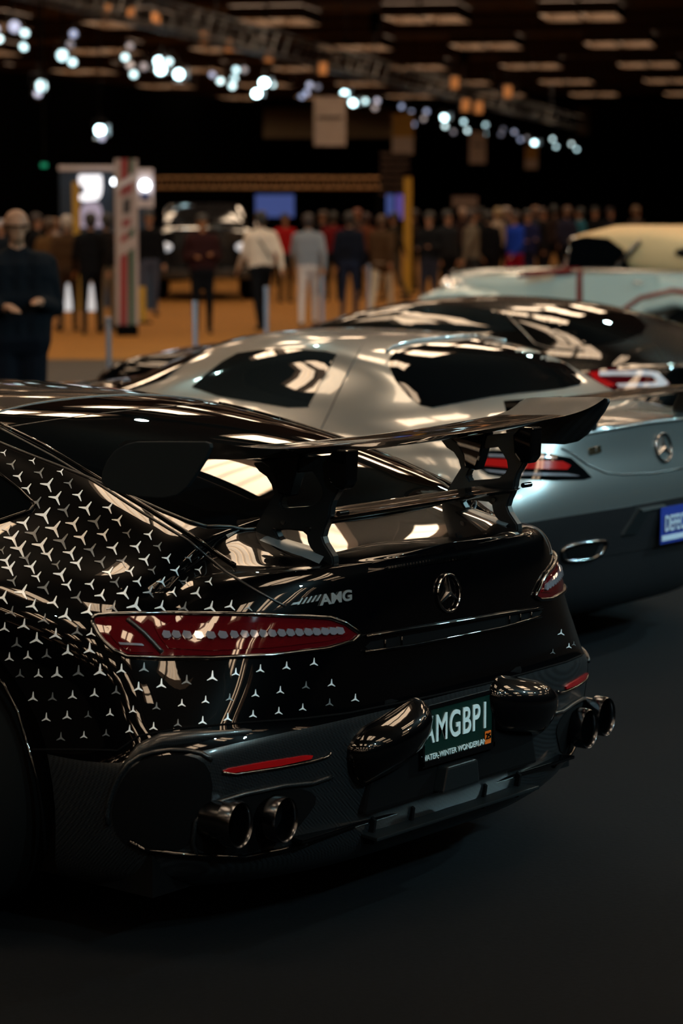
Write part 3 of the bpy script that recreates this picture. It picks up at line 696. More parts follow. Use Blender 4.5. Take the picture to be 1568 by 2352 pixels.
# ---- star decals on the flank and rear corner
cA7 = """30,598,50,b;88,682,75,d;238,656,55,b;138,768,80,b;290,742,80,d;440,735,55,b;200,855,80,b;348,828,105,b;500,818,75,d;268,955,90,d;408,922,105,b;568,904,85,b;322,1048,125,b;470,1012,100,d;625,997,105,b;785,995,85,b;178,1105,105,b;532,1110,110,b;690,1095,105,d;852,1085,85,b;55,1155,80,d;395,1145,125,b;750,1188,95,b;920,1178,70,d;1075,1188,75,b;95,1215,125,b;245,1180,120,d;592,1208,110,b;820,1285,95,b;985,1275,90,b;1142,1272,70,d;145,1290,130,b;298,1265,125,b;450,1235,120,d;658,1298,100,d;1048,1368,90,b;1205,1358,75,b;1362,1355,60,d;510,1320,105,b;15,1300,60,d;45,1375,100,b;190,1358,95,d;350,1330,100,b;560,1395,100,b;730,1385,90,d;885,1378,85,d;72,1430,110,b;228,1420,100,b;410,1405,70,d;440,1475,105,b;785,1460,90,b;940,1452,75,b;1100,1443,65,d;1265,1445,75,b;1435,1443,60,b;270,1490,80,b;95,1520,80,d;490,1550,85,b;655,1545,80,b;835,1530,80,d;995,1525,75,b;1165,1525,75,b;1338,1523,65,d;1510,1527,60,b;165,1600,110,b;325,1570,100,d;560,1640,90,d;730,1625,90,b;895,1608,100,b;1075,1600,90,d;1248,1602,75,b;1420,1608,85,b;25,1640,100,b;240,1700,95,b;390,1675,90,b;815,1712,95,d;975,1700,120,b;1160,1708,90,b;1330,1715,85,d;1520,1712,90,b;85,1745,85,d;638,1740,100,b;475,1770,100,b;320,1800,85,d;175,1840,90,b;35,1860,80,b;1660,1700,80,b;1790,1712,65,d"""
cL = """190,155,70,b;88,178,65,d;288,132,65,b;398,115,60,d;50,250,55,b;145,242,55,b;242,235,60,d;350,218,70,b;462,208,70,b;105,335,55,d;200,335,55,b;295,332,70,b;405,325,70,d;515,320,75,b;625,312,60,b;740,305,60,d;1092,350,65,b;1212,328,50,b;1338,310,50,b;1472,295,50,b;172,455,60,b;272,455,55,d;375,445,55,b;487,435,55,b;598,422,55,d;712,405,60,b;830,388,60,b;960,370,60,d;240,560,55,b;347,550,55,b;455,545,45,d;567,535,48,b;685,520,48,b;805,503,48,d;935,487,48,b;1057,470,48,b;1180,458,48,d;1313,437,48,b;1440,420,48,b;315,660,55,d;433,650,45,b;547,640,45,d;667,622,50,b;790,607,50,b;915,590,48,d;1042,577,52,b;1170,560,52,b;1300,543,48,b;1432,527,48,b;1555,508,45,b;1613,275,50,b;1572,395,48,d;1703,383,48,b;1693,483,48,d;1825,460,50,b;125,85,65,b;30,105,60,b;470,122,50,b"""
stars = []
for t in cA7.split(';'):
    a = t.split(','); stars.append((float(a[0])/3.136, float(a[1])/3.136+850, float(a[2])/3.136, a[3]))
for t in cL.split(';'):
    a = t.split(','); q = (float(a[0])/2.24, float(a[1])/2.24+1400, float(a[2])/2.24, a[3])
    if all((q[0]-p[0])**2+(q[1]-p[1])**2 > 14**2 for p in stars): stars.append(q)
extra = [(1287, 1454, 16, 'b'), (1268, 1498, 14, 'd'), (1305, 1485, 14, 'b'), (1316, 1480, 12, 'd')]
def star(px, py, size, k):
    up = max(0, min(1, (1445-py)/110)); rot = -math.radians(4+33*up*(1-.35*max(0, min(1, (px-150)/400))*(py > 1330)))
    if py > 1470: rot = -math.radians(2)
    R = size*.56; P = []
    for i in range(3):
        a = math.pi/2+rot+i*2*math.pi/3
        if py > 1470 and i > 0: Rr = R*.86
        else: Rr = R
        for (d, rr) in ((-1.047, .19), (-.06, .97), (0, 1.0), (.06, .97)):
            P.append((px+Rr*rr*math.cos(a+d) if rr > .5 else px+R*rr*math.cos(a+d), py-(Rr if rr > .5 else R)*rr*math.sin(a+d)))
    V = []
    for p in [(px, py)]+P:
        h, n = bA.hit(*p); V.append(tuple(h+n*.0016))
    n = len(P); F = [(0, 1+i, 1+(i+1) % n) for i in range(n)]
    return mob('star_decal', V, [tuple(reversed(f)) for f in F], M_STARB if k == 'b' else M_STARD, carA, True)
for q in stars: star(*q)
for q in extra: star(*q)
# ------------------------------------------------------------------ the silver coupe behind it
OS = (3.42, 1.49)
planS = [(0, 0), (.22, 0), (.45, .02), (.66, .07), (.84, .16), (.94, .30), (.985, .50), (.995, .80), (.995, 1.1), (.97, 1.5), (.95, 2.0), (.945, 2.6), (.955, 3.2),
         (.97, 3.7), (.96, 4.1), (.90, 4.4), (.72, 4.6), (.40, 4.70), (0, 4.73)]
topS = [(0, .945, .6, .95, .4, .952, .955), (.10, .93, .62, .948, .45, .955, .962), (.2, .90, .68, .945, .50, .96, .97), (.40, .895, .76, .945, .56, .965, .98), (.52, .90, .78, .95, .58, .985, 1.01),
        (.65, .905, .79, .955, .59, 1.03, 1.06), (.80, .91, .80, .965, .60, 1.11, 1.14), (.95, .915, .80, .975, .60, 1.175, 1.21), (1.15, .92, .80, .985, .605, 1.21, 1.25), (1.4, .92, .80, .99, .61, 1.235, 1.275),
        (1.7, .92, .80, .985, .60, 1.205, 1.285), (1.95, .915, .80, .96, .60, 1.13, 1.27), (2.2, .90, .79, .945, .61, 1.05, 1.235), (2.45, .89, .79, .93, .62, .985, 1.15), (2.65, .885, .79, .925, .62, .955, 1.05), (2.9, .90, .79, .95, .64, .98, 1.01),
        (3.3, .88, .78, .92, .6, .94, .96), (3.9, .85, .74, .88, .5, .90, .91), (4.4, .78, .6, .80, .4, .81, .82), (4.73, .64, .5, .66, .3, .67, .68)]
rowsS = [(.20, .16, .10, .06, .06), (.24, .09, .045, .03, .03), (.34, .05, .015, .01, .01), (.47, .03, .004, .0, .0), (.56, .012, .0, .0, -.004), (.64, .0, .0, .0, -.006), (.72, -.006, .0, .0, .0), (.80, .004, .004, .012, .015),
         (.87, .022, .012, .03, .04), (.93, .03, .03, .05, .07), (.97, .032, .05, .07, .09), (1.0, .035, .075, .10, .11)]
bS = CarBody(OS, planS, rowsS, topS, nu=170, nw=45)
carS = car_root('silver_coupe', OS, 'satin silver sports coupe with a black rear wing, parked second in the row')
WS = [(-.975, .98, .345, .40), (.975, .98, .345, .40), (-.955, 3.72, .345, .395), (.955, 3.72, .345, .395)]
bS.shell('body_shell', M_SILVER, carS, lambda r: r >= bS.row_at(.60), WS)
bS.shell('lower_skirt', M_TRIM, carS, lambda r: r < bS.row_at(.60), WS)
one('underbody', lambda b: b.prism([(-.85, .3), (.85, .3), (.85, 4.4), (-.85, 4.4)], 'z', .17, .5), M_MATTE, carS)
for (x, y, z, R) in WS: make_wheel(carS, x-(.02 if x > 0 else -.02), y, z, .335, .28, 1 if x > 0 else -1, .25, 10)
M_HOOD = mat('black_bonnet', (.004, .004, .005), .08, coat=1)
patch(bS, 'side_window', [(441, 890), (470, 862), (510, 832), (545, 812), (600, 804), (680, 804), (745, 808), (773, 815), (766, 830), (735, 880), (709, 935), (660, 936), (560, 920), (500, 910)], mat('side_glass', (.006, .008, .009), .02, coat=1, ior=1.45), carS, res=16, off=.003, both=True)
patch(bS, 'rear_window', chaikin([(890, 815), (960, 793), (1080, 782), (1188, 777), (1250, 800), (1310, 845), (1348, 882), (1280, 895), (1160, 906), (1040, 928), (978, 940), (930, 905), (898, 860)], 1), M_GLASSK, carS, res=18, off=.003)
seam(bS, 'window_moulding', chaikin([(884, 812), (900, 797), (960, 783), (1080, 772), (1192, 768)], 1)[:-2], .009, M_SILVER, carS, off=.004)
patch(bS, 'bonnet', [(-.70, 2.95), (.70, 2.95), (.72, 3.6), (.66, 4.2), (.45, 4.55), (-.45, 4.55), (-.66, 4.2), (-.72, 3.6)], M_HOOD, carS, res=.07, off=.008, thick=.01, mode='z')
patch(bS, 'windshield', [(-.62, 2.86), (.62, 2.86), (.57, 2.25), (.2, 2.16), (-.2, 2.16), (-.57, 2.25)], M_GLASSK, carS, res=.06, off=.004, thick=.006, mode='z')
patch(bS, 'fender_panel', [(-.93, 3.2), (-.70, 2.95), (-.72, 3.6), (-.66, 4.2), (-.90, 4.2), (-.95, 3.7)], M_HOOD, carS, res=.06, off=.005, thick=.008, mode='z', both=True)
seam(bS, 'door_seam', [(832, 790), (812, 830), (786, 880), (760, 938), (735, 990), (700, 1060)], .003, M_TRIM, carS, both=True)
seam(bS, 'boot_seam', [(1288, 1030), (1310, 1040), (1350, 1068), (1390, 1086), (1430, 1090), (1500, 1087), (1568, 1075)], .0045, M_TRIM, carS, off=.0)
seam(bS, 'boot_lip', [(1190, 990), (1280, 1008), (1390, 988), (1480, 972), (1568, 962), (1640, 952)], .008, M_SILVER, carS, off=.002)
SL = [(1066, 1042), (1100, 1036), (1180, 1036), (1260, 1042), (1310, 1052), (1340, 1078), (1358, 1097), (1340, 1102), (1270, 1104), (1180, 1100), (1120, 1090), (1085, 1066)]
def slamp(mir):
    t = empty('tail_lamp', (0, 0, 0)); t.parent = carS; k = dict(mirror=mir)
    patch(bS, 'lens', SL, M_GLASSK, t, res=14, off=.004, **k)
    patch(bS, 'red_band', [(1082, 1054), (1180, 1057), (1290, 1060), (1308, 1070), (1300, 1079), (1180, 1077), (1102, 1070)], mat('lit_red_lens', (.20, .004, .004), .12, coat=1, emit=(1, .03, .02), es=.04), t, res=14, off=.007, **k)
    patch(bS, 'clear_band', [(1120, 1045), (1250, 1048), (1280, 1053), (1180, 1053), (1120, 1051)], M_BEAD, t, res=14, off=.007, **k)
    patch(bS, 'clear_band', [(1110, 1080), (1190, 1086), (1300, 1088), (1330, 1094), (1190, 1093), (1125, 1086)], M_BEAD, t, res=14, off=.007, **k)
slamp(False); slamp(True)
cS = bS.hit(1521, 1028)[0]; badge(carS, bS, (cS[0], cS[2]), .058, mat('badge_chrome', (.35, .36, .38), .06, metal=1))
pxtext(bS, 'SLS', (1343, 1040), (1386, 1030), .036, mat('warm_chrome', (.5, .35, .22), .2, metal=1), carS, 'badge_lettering', slant=0, sx=1.3, font_off=.002)
patch(bS, 'diffuser_panel', [(1180, 1205), (1260, 1192), (1430, 1165), (1568, 1140), (1640, 1128), (1640, 1235), (1568, 1245), (1400, 1275), (1260, 1292), (1200, 1270)], M_TRIM, carS, res=18, off=.004)
patch(bS, 'diffuser_vane', [(1425, 1228), (1464, 1168), (1521, 1160), (1488, 1170), (1456, 1225)], M_SATIN, carS, res=18, off=.012, thick=.02)
patch(bS, 'vane_edge', [(1464, 1168), (1521, 1158), (1523, 1162), (1470, 1173)], M_SILVER, carS, res=18, off=.016, thick=.02)
seam(bS, 'pipe_surround', chaikin([(1290, 1258), (1320, 1248), (1380, 1240), (1392, 1246), (1372, 1280), (1300, 1290), (1286, 1280)], 1), .008, M_DCHROME, carS, off=.008, closed=True, both=True)
patch(bS, 'pipe_bore', [(1295, 1260), (1320, 1252), (1376, 1246), (1362, 1276), (1302, 1285)], M_MATTE, carS, res=18, off=.008, both=True)
# its number plate
q = un(1568, 1200, 1, OS[1]-.0)-np.array([OS[0], OS[1], 0]); px0 = float(q[0]); 
spl = empty('licence_plate', (0, 0, 0)); spl.parent = carS
SP = (float(un(1513, 1200, 1, OS[1]-.005)[0]-OS[0])+.152, .0, float(un(1568, 1197, 1, OS[1])[2])-.0)
one('plate', lambda b: b.box((SP[0], -.012, SP[2]), (.305, .004, .152)), mat('blue_plate', (.008, .02, .16), .4), spl, bevel=.001)
one('plate_band', lambda b: b.box((SP[0], -.016, SP[2]-.052), (.29, .003, .022)), mat('plate_white', (.30, .36, .45), .5), spl)
text_on(None, 'DEFECTIVE', .092, mat('plate_white', (.30, .36, .45), .5), spl, 'plate_number', None, lambda u, v: (Vector((SP[0]+u, -.019, SP[2]+.004+v)), Vector((0, -1, 0))), sx=.58, font_off=.001)
# fixed rear wing of the silver coupe
wgS = empty('rear_wing', (0, 0, 0)); wgS.parent = carS
wg_keep = wg; wg = wgS
mS = blade('wing_blade', np.linspace(-.74, .74, 31), lambda x: 1.055+.01*math.cos(x*2), .0, .24, .034, .04, M_BLACK); mS.data.set_sharp_from_angle(angle=.9)
wg = wg_keep
for s in (-1, 1):
    one('end_plate', lambda b: b.prism([(-.01, 1.02), (.25, 1.0), (.27, 1.07), (.0, 1.10)], 'x', s*.74, s*.748), M_BLACK, wgS, bevel=.002)
    one('upright', lambda b: b.prism([(.06, .93), (.22, .93), (.17, 1.05), (.05, 1.055)], 'x', s*.40, s*.425), M_SATIN, wgS, bevel=.004)
# ------------------------------------------------------------------ black fastback, third in the row
OT = (6.97, 3.23)
planT = [(x, y*1.0) for x, y in planA]
topT = [(0.0, .955, .60, .96, .40, .962, .965), (.10, .93, .62, .952, .45, .962, .98), (.25, .91, .70, .945, .55, .985, 1.025), (.42, .905, .76, .95, .60, 1.03, 1.08), (.6, .91, .79, .96, .61, 1.09, 1.145), (.8, .92, .80, .965, .61, 1.15, 1.205),
        (1.1, .92, .80, .975, .60, 1.205, 1.26), (1.5, .91, .80, .975, .59, 1.235, 1.287), (1.9, .91, .80, .975, .59, 1.23, 1.282), (2.3, .91, .80, .97, .60, 1.18, 1.225), (2.6, .91, .80, .96, .62, 1.09, 1.145), (2.95, .90, .79, .95, .64, 1.0, 1.04),
        (3.3, .88, .78, .92, .62, .95, .98), (3.9, .85, .74, .88, .5, .90, .92), (4.55, .66, .5, .68, .3, .69, .70)]
bT = CarBody(OT, planT, rowsS, topT, nu=150, nw=41)
carT = car_root('black_fastback', OT, 'black fastback coupe third in the row, white hoop in its tail lamp')
bT.shell('body_shell', M_BLACK, carT, lambda r: r >= bT.row_at(.40), WS)
bT.shell('lower_skirt', M_TRIM, carT, lambda r: r < bT.row_at(.40), WS)
for (x, y, z, R) in WS: make_wheel(carT, x-(.02 if x > 0 else -.02), y, z, .335, .28, 1 if x > 0 else -1, .25, 10)
one('underbody', lambda b: b.prism([(-.85, .3), (.85, .3), (.85, 4.3), (-.85, 4.3)], 'z', .17, .5), M_MATTE, carT)
patch(bT, 'side_window', [(880, 742), (930, 715), (985, 704), (1060, 702), (1130, 712), (1165, 735), (1185, 760), (1080, 765), (960, 760)], mat('side_glass', (.006, .008, .009), .02), carT, res=16, off=.003, both=True)
patch(bT, 'rear_window', chaikin([(1232, 708), (1330, 700), (1440, 712), (1500, 760), (1400, 790), (1290, 796), (1262, 760)], 1), M_GLASSK, carT, res=18, off=.003)
patch(bT, 'windshield', [(-.64, 2.86), (.64, 2.86), (.58, 2.2), (.2, 2.1), (-.2, 2.1), (-.58, 2.2)], M_GLASSK, carT, res=.07, off=.004, thick=.006, mode='z')
seam(bT, 'window_moulding', [(1162, 720), (1190, 750), (1230, 792), (1262, 800), (1340, 806)], .006, M_DCHROME, carT, off=.003)
def tlamp(mir):
    t = empty('tail_lamp', (0, 0, 0)); t.parent = carT; k = dict(mirror=mir)
    patch(bT, 'lens', [(1338, 857), (1400, 846), (1500, 852), (1538, 880), (1530, 892), (1440, 896), (1370, 890)], M_REDD, t, res=16, off=.004, **k)
    patch(bT, 'white_hoop', [(1375, 856), (1480, 851), (1510, 856), (1534, 882), (1520, 888), (1420, 890), (1415, 883), (1500, 880), (1508, 874), (1495, 864), (1375, 864)], mat('white_lamp_hoop', (.35, .35, .40), .2, coat=1, emit=(.8, .8, 1), es=.03), t, res=14, off=.008, **k)
    patch(bT, 'red_section', [(1352, 858), (1374, 855), (1374, 868), (1412, 884), (1400, 890), (1374, 886)], M_REFL, t, res=14, off=.007, **k)
tlamp(False); tlamp(True)
# ------------------------------------------------------------------ cream vintage convertible
OV = (18.35, 9.0)
vin = empty('vintage_convertible', (OV[0], OV[1], 0), 0, 'white vintage convertible with cream soft top and red pinstripes, farthest in the row', 'car')
M_WHITE = mat('ivory_white_paint', (.34, .38, .35), .18, coat=1); M_CREAM = mat('cream_canvas', (.46, .29, .14), .85, noise=.1)
M_REDP = mat('dark_red_paint', (.13, .012, .010), .25, coat=.6)
def loft(secs, name, m, parent, n=24, smooth=True, cap=True, auto=None):      # (y, cx, cz, half width, half height, exponent)
    V = []; F = []
    for (y, cx, cz, hw, hh, e) in secs:
        for k in range(n):
            a = 2*math.pi*k/n; c, s_ = math.cos(a), math.sin(a)
            V.append((cx+hw*math.copysign(abs(c)**(2/e), c), y, cz+hh*math.copysign(abs(s_)**(2/e), s_)))
    F = [(i*n+k, i*n+(k+1) % n, (i+1)*n+(k+1) % n, (i+1)*n+k) for i in range(len(secs)-1) for k in range(n)]
    if cap: F += [tuple(range(n)), tuple((len(secs)-1)*n+k for k in range(n))[::-1]]
    b = MB().add(V, F); return b.build(name, m, parent, smooth, auto=auto)
loft([(-.35, 0, .70, .45, .22, 3), (-.1, 0, .78, .60, .32, 3.2), (.4, 0, .80, .70, .36, 4), (1.2, 0, .80, .73, .37, 5), (2.2, 0, .80, .72, .37, 5), (2.75, 0, .81, .66, .36, 4.5)], 'body_tub', M_WHITE, vin, 32, auto=.7)
loft([(2.7, 0, .82, .62, .33, 3.2), (3.3, 0, .83, .52, .30, 3), (4.0, 0, .83, .42, .28, 3), (4.45, 0, .80, .36, .27, 3)], 'bonnet', M_WHITE, vin, 28, auto=.7)
one('radiator_grille', lambda b: b.box((0, 4.47, .78), (.56, .10, .62)), M_CHROME, vin, bevel=.05, seg=3)
for s in (-1, 1):
    # sweeping front wing, running board, rear wing
    loft([(2.5, s*.72, .36, .14, .03, 3), (2.85, s*.74, .42, .15, .06, 2.6), (3.2, s*.75, .60, .15, .10, 2.4), (3.5, s*.75, .74, .16, .11, 2.3), (3.85, s*.75, .80, .165, .11, 2.2), (4.2, s*.75, .78, .165, .12, 2.2), (4.5, s*.75, .66, .15, .14, 2.2), (4.68, s*.75, .48, .11, .12, 2.2)], 'front_wing', M_WHITE, vin, 20)
    one('running_board', lambda b: b.box((s*.76, 1.95, .36), (.30, 1.3, .05)), M_REDP, vin, bevel=.015)
    loft([(.10, s*.76, .42, .09, .10, 2.2), (.28, s*.78, .62, .15, .13, 2.2), (.60, s*.79, .78, .17, .10, 2.2), (1.0, s*.79, .82, .17, .09, 2.2), (1.35, s*.79, .74, .16, .09, 2.3), (1.65, s*.78, .52, .13, .08, 2.5), (1.78, s*.77, .38, .10, .04, 3)], 'rear_wing_panel', M_WHITE, vin, 20)
    one('red_beading', lambda b: b.tube([(s*.955, y, z) for y, z in [(.35, .70), (.65, .90), (1.0, .93), (1.4, .84), (1.7, .66), (2.0, .46)]], .03, 8), M_REDP, vin, smooth=True)
    one('belt_moulding', lambda b: b.tube([(s*.735, y, 1.12) for y in (-.1, .6, 1.4, 2.2)]+[(s*.60, 3.0, 1.10), (s*.40, 4.3, 1.03)], .014, 8), M_CHROME, vin, smooth=True)
    one('door', lambda b: b.prism([(1.35, .50), (2.28, .50), (2.30, 1.08), (1.33, 1.10)], 'x', s*.732, s*.748), M_WHITE, vin, bevel=.008)
    one('door_handle', lambda b: b.tube([(s*.765, 1.50, 1.0), (s*.775, 1.62, 1.0)], .012, 8), M_CHROME, vin, smooth=True)
    one('red_coachline', lambda b: b.prism([(2.30, .50), (2.37, .50), (2.37, 1.12), (2.30, 1.12)], 'x', s*.725, s*.75), M_REDP, vin)
    one('cowl_stripe', lambda b: b.prism([(2.37, 1.10), (3.2, 1.02), (3.2, 1.06), (2.9, 1.12), (2.37, 1.155)], 'x', s*.62, s*.70), M_REDP, vin)
    hl = one('headlamp', lambda b: b.lathe([(.03, -.16), (.09, -.10), (.125, -.02), (.13, .03), (.12, .05)], (s*.42, 4.38, .88), 'y', 24), M_CHROME, vin, auto=.6)
    one('lens', lambda b: b.ell((s*.42, 4.43, .88), (.115, .03, .115)), M_BEAD, hl, smooth=True)
    one('side_lamp', lambda b: b.ell((s*.75, 4.0, .955), (.045, .08, .04)), M_CHROME, vin, smooth=True)
    one('horn', lambda b: b.lathe([(.015, -.2), (.02, -.05), (.05, 0)], (s*.22, 4.60, .62), 'y', 16), M_CHROME, vin, auto=.6)
    for y in (.90, 3.95): make_wheel(vin, s*.76, y, .37, .37, .17, s, .25, 20, rim_mat=M_DCHROME)
one('front_bumper', lambda b: b.tube([(-.85, 4.72, .42), (-.4, 4.82, .42), (.4, 4.82, .42), (.85, 4.72, .42)], .035, 10), M_CHROME, vin, smooth=True)
# soft top, window, screen
tp = loft([(.25, 0, 1.10, .50, .05, 3), (.35, 0, 1.16, .58, .14, 3), (.55, 0, 1.22, .66, .22, 3.4), (.95, 0, 1.30, .69, .25, 4), (1.5, 0, 1.34, .68, .28, 4.5), (2.1, 0, 1.38, .67, .24, 4), (2.48, 0, 1.44, .64, .10, 3), (2.58, 0, 1.44, .60, .05, 3)], 'soft_top', M_CREAM, vin, 32)
for s in (-1, 1): one('side_screen', lambda b: b.prism([(1.72, 1.15), (2.52, 1.15), (2.50, 1.46), (2.3, 1.50), (2.0, 1.48), (1.8, 1.36)], 'x', s*.685, s*.70), M_GLASSK, vin, bevel=.003)
one('windscreen', lambda b: b.prism([(2.50, 1.13), (2.60, 1.13), (2.50, 1.46), (2.46, 1.46)], 'x', -.62, .62), M_GLASSK, vin, bevel=.004)
one('screen_frame', lambda b: b.tube([(-.64, 2.62, 1.12), (-.64, 2.50, 1.47), (.64, 2.50, 1.47), (.64, 2.62, 1.12)], .02, 8), M_CHROME, vin, smooth=True)
for s in (-1, 1):
    one('hood_iron', lambda b: b.tube([(s*.71, 1.58, 1.45), (s*.72, 1.88, 1.16)], .028, 8), M_DCHROME, vin, smooth=True)
    one('quarter_window', lambda b: b.ell((s*.69, .98, 1.33), (.02, .17, .06)), M_GLASSK, vin, smooth=True)
# ------------------------------------------------------------------ posts at the edge of the display floor
M_POST = mat('grey_post', (.14, .14, .17), .45)
for i, (px, D, lab) in enumerate([(250, 18.0, 'slim grey barrier post nearest the camera, beside the man in dark clothes'), (449, 21.0, 'second slim grey barrier post, before the man in maroon'),
                                  (612, 25.0, 'third slim grey barrier post, before the man in the pale sweater'), (740, 29.2, 'fourth slim grey barrier post, beside the grey hooded jacket'), (846, 34.5, 'farthest slim grey barrier post, before the brown jacket')]):
    t = empty('barrier_post', gp(px, D), 0, lab, 'post', 'grey barrier posts')
    one('pole', lambda b: b.lathe([(.022, .02), (.022, .97), (.018, .985)], (0, 0, 0), 'z', 16), M_POST, t, auto=.6)
    one('base', lambda b: b.lathe([(.17, 0), (.17, .012), (.05, .03)], (0, 0, 0), 'z', 28), M_POST, t, auto=.6)
    one('cap', lambda b: b.lathe([(.027, .98), (.027, 1.0), (.02, 1.01)], (0, 0, 0), 'z', 16), M_POST, t, auto=.6)
# ------------------------------------------------------------------ people
def capsule(b, p, r0, q, r1, n=10):
    p, q = np.array(p, float), np.array(q, float); d = q-p; L = np.linalg.norm(d)
    if L < 1e-5: b.ell(p, (r0, r0, r0), n); return
    t = d/L; pts = []; rr = []
    for a in (-90, -55, -20): pts.append(p+t*r0*math.sin(math.radians(a))); rr.append(max(.001, r0*math.cos(math.radians(a))))
    for a in (20, 55, 90): pts.append(q+t*r1*math.sin(math.radians(a))); rr.append(max(.001, r1*math.cos(math.radians(a))))
    b.tube(pts, rr, n)
def person(px, D, H, face, top, legs, label, hair=(.01, .007, .005), skin=None, pose='stand', coat=0, bald=False, voxel=.022, phone=False, z0=0, extra=None, group=None, shoe=(.01, .01, .01), wide=1.0):
    """face: heading of the figure in degrees, 0 = looking at the camera, 180 = back turned."""
    loc = gp(px, D, z0); toC = CAM[:2]-loc[:2]; az = math.atan2(toC[0], toC[1]); root = empty('person', loc, -az+math.radians(face), label, 'person', group)
    h = H/1.75; segs = []; A = lambda t, p, r0, q, r1: segs.append((t, np.array(p)*h, r0*h*(wide if t in ('T', 'L') else 1), np.array(q)*h, r1*h*(wide if t in ('T', 'L') else 1)))
    rs = random.Random(int(px*7+D)); st = {'stand': .03, 'walk': .24, 'hands': .04, 'phone': .05}[pose]
    for s in (-1, 1):
        y = st*s; hip = (s*.085, 0, .90); kn = (s*.10, y*.5+.03*(s*y > 0), .49); an = (s*.105, y-.02, .10)
        A('L', hip, .095, kn, .060); A('L', kn, .060, an, .044); A('S', (s*.11, y-.04, .045), .045, (s*.12, y+.13, .035), .035)
    A('L', (-.07, 0, .92), .115, (.07, 0, .92), .115)
    A('T', (-.08, 0, 1.04), .105, (.08, 0, 1.04), .105); A('T', (-.09, .0, 1.18), .115, (.09, .0, 1.18), .115); A('T', (-.12, 0, 1.33), .105, (.12, 0, 1.33), .105); A('T', (-.155, 0, 1.405), .065, (.155, 0, 1.405), .065)
    A('T', (-.03, 0, 1.43), .07, (.03, 0, 1.43), .07)
    for s in (-1, 0, 1): A('T', (s*.085, 0, .99), .112, (s*.11, 0, 1.35), .108)
    if coat: A('T', (-.08, 0, .96-coat), .125, (.08, 0, .96-coat), .125); A('T', (-.08, 0, .95), .12, (.08, 0, .95), .12)
    A('K', (0, .01, 1.45), .052, (0, .02, 1.55), .05)
    A('K', (0, .02, 1.645), .080, (0, .012, 1.665), .083); A('K', (0, .055, 1.575), .048, (0, .045, 1.60), .058); A('K', (0, .105, 1.615), .012, (0, .095, 1.65), .010)
    for s in (-1, 1): A('K', (s*.08, .01, 1.615), .014, (s*.082, .01, 1.65), .014)
    for s in (-1, 1):
        sh = (s*.19, 0, 1.39)
        if pose == 'stand': el = (s*.245, -.03, 1.12); wr = (s*.245, .05, .88)
        elif pose == 'walk': el = (s*.245, -.05-.10*s, 1.13); wr = (s*.25, .03-.24*s, .92)
        elif pose in ('hands', 'phone'): el = (s*.25, -.04, 1.12); wr = (s*(.12 if pose == 'hands' else .13), .22, 1.13+(.03 if s < 0 else 0))
        A('T', sh, .062, el, .048); A('T', el, .048, wr, .036)
        d = np.array(wr)-np.array(el); d /= np.linalg.norm(d); wr = np.array(wr); pc = wr+d*.07; A('K', wr, .028, pc, .034)
        sd = np.array([1., 0, 0]) if abs(d[0]) < .7 else np.array([0, 0, 1.])
        for k in range(4):
            fb = pc+sd*(k-1.5)*.019+d*.015; fl = [.062, .075, .07, .055][k]; A('K', fb, .0105, fb+d*fl*.6+np.array([0, .01, -.01]), .0095); A('K', fb+d*fl*.6+np.array([0, .01, -.01]), .0095, fb+d*fl+np.array([0, .025, -.03]), .008)
        A('K', wr+d*.02-sd*s*.025, .014, wr+d*.07-sd*s*.052, .010)
    b = MB()
    for (t, p, r0, q, r1) in segs: capsule(b, p, r0, q, r1)
    o = mob('tmp', b.v, b.f, M_SKIN); md = o.modifiers.new('r', 'REMESH'); md.mode = 'VOXEL'; md.voxel_size = voxel; md.use_smooth_shade = True
    s2 = o.modifiers.new('s', 'SMOOTH'); s2.factor = .5; s2.iterations = 6
    bpy.context.view_layer.update(); me = bpy.data.meshes.new_from_object(o.evaluated_get(bpy.context.evaluated_depsgraph_get())); bpy.data.objects.remove(o)
    cols = {'K': skin or (.30, .15, .09), 'T': top, 'L': legs, 'S': shoe}; keys = list(cols); me.materials.clear()
    for k in keys: me.materials.append(mat('cloth_%s_%s' % (k, '_'.join('%d' % (c*1000) for c in cols[k])), cols[k], (.9 if k != 'K' else .5), spec=(.08 if k != 'K' else .3)))
    n = len(me.polygons); C = np.zeros(n*3); me.polygons.foreach_get('center', C); C = C.reshape(-1, 3); best = np.full(n, 1e9); bi = np.zeros(n, int)
    for (t, p, r0, q, r1) in segs:
        d = q-p; L2 = max(1e-9, d@d); u_ = np.clip((C-p)@d/L2, 0, 1); dist = np.linalg.norm(C-(p+u_[:, None]*d), axis=1)-(r0+(r1-r0)*u_)
        m_ = dist < best; best[m_] = dist[m_]; bi[m_] = keys.index(t)
    me.polygons.foreach_set('material_index', bi.astype(np.int32)); me.polygons.foreach_set('use_smooth', [True]*n)
    bo = bpy.data.objects.new('body', me); COL.objects.link(bo); bo.parent = root
    if not bald:
        hm = mat('hair_%s' % '_'.join('%d' % (c*1000) for c in hair), hair, .6)
        one('hair', lambda b: (b.ell((0, -.005*h, 1.675*h), (.095*h, .105*h, .085*h), 14), b.ell((0, -.035*h, 1.63*h), (.09*h, .075*h, .10*h), 12)), hm, root, smooth=True)
    if extra: extra(root, h)
    return root
def glasses(root, h):
    one('glasses', lambda b: b.tube([(-.082*h, .02*h, 1.645*h), (-.07*h, .10*h, 1.645*h), (-.02*h, .118*h, 1.64*h), (.02*h, .118*h, 1.64*h), (.07*h, .10*h, 1.645*h), (.082*h, .02*h, 1.645*h)], .007, 6), M_MATTE, root, smooth=True)
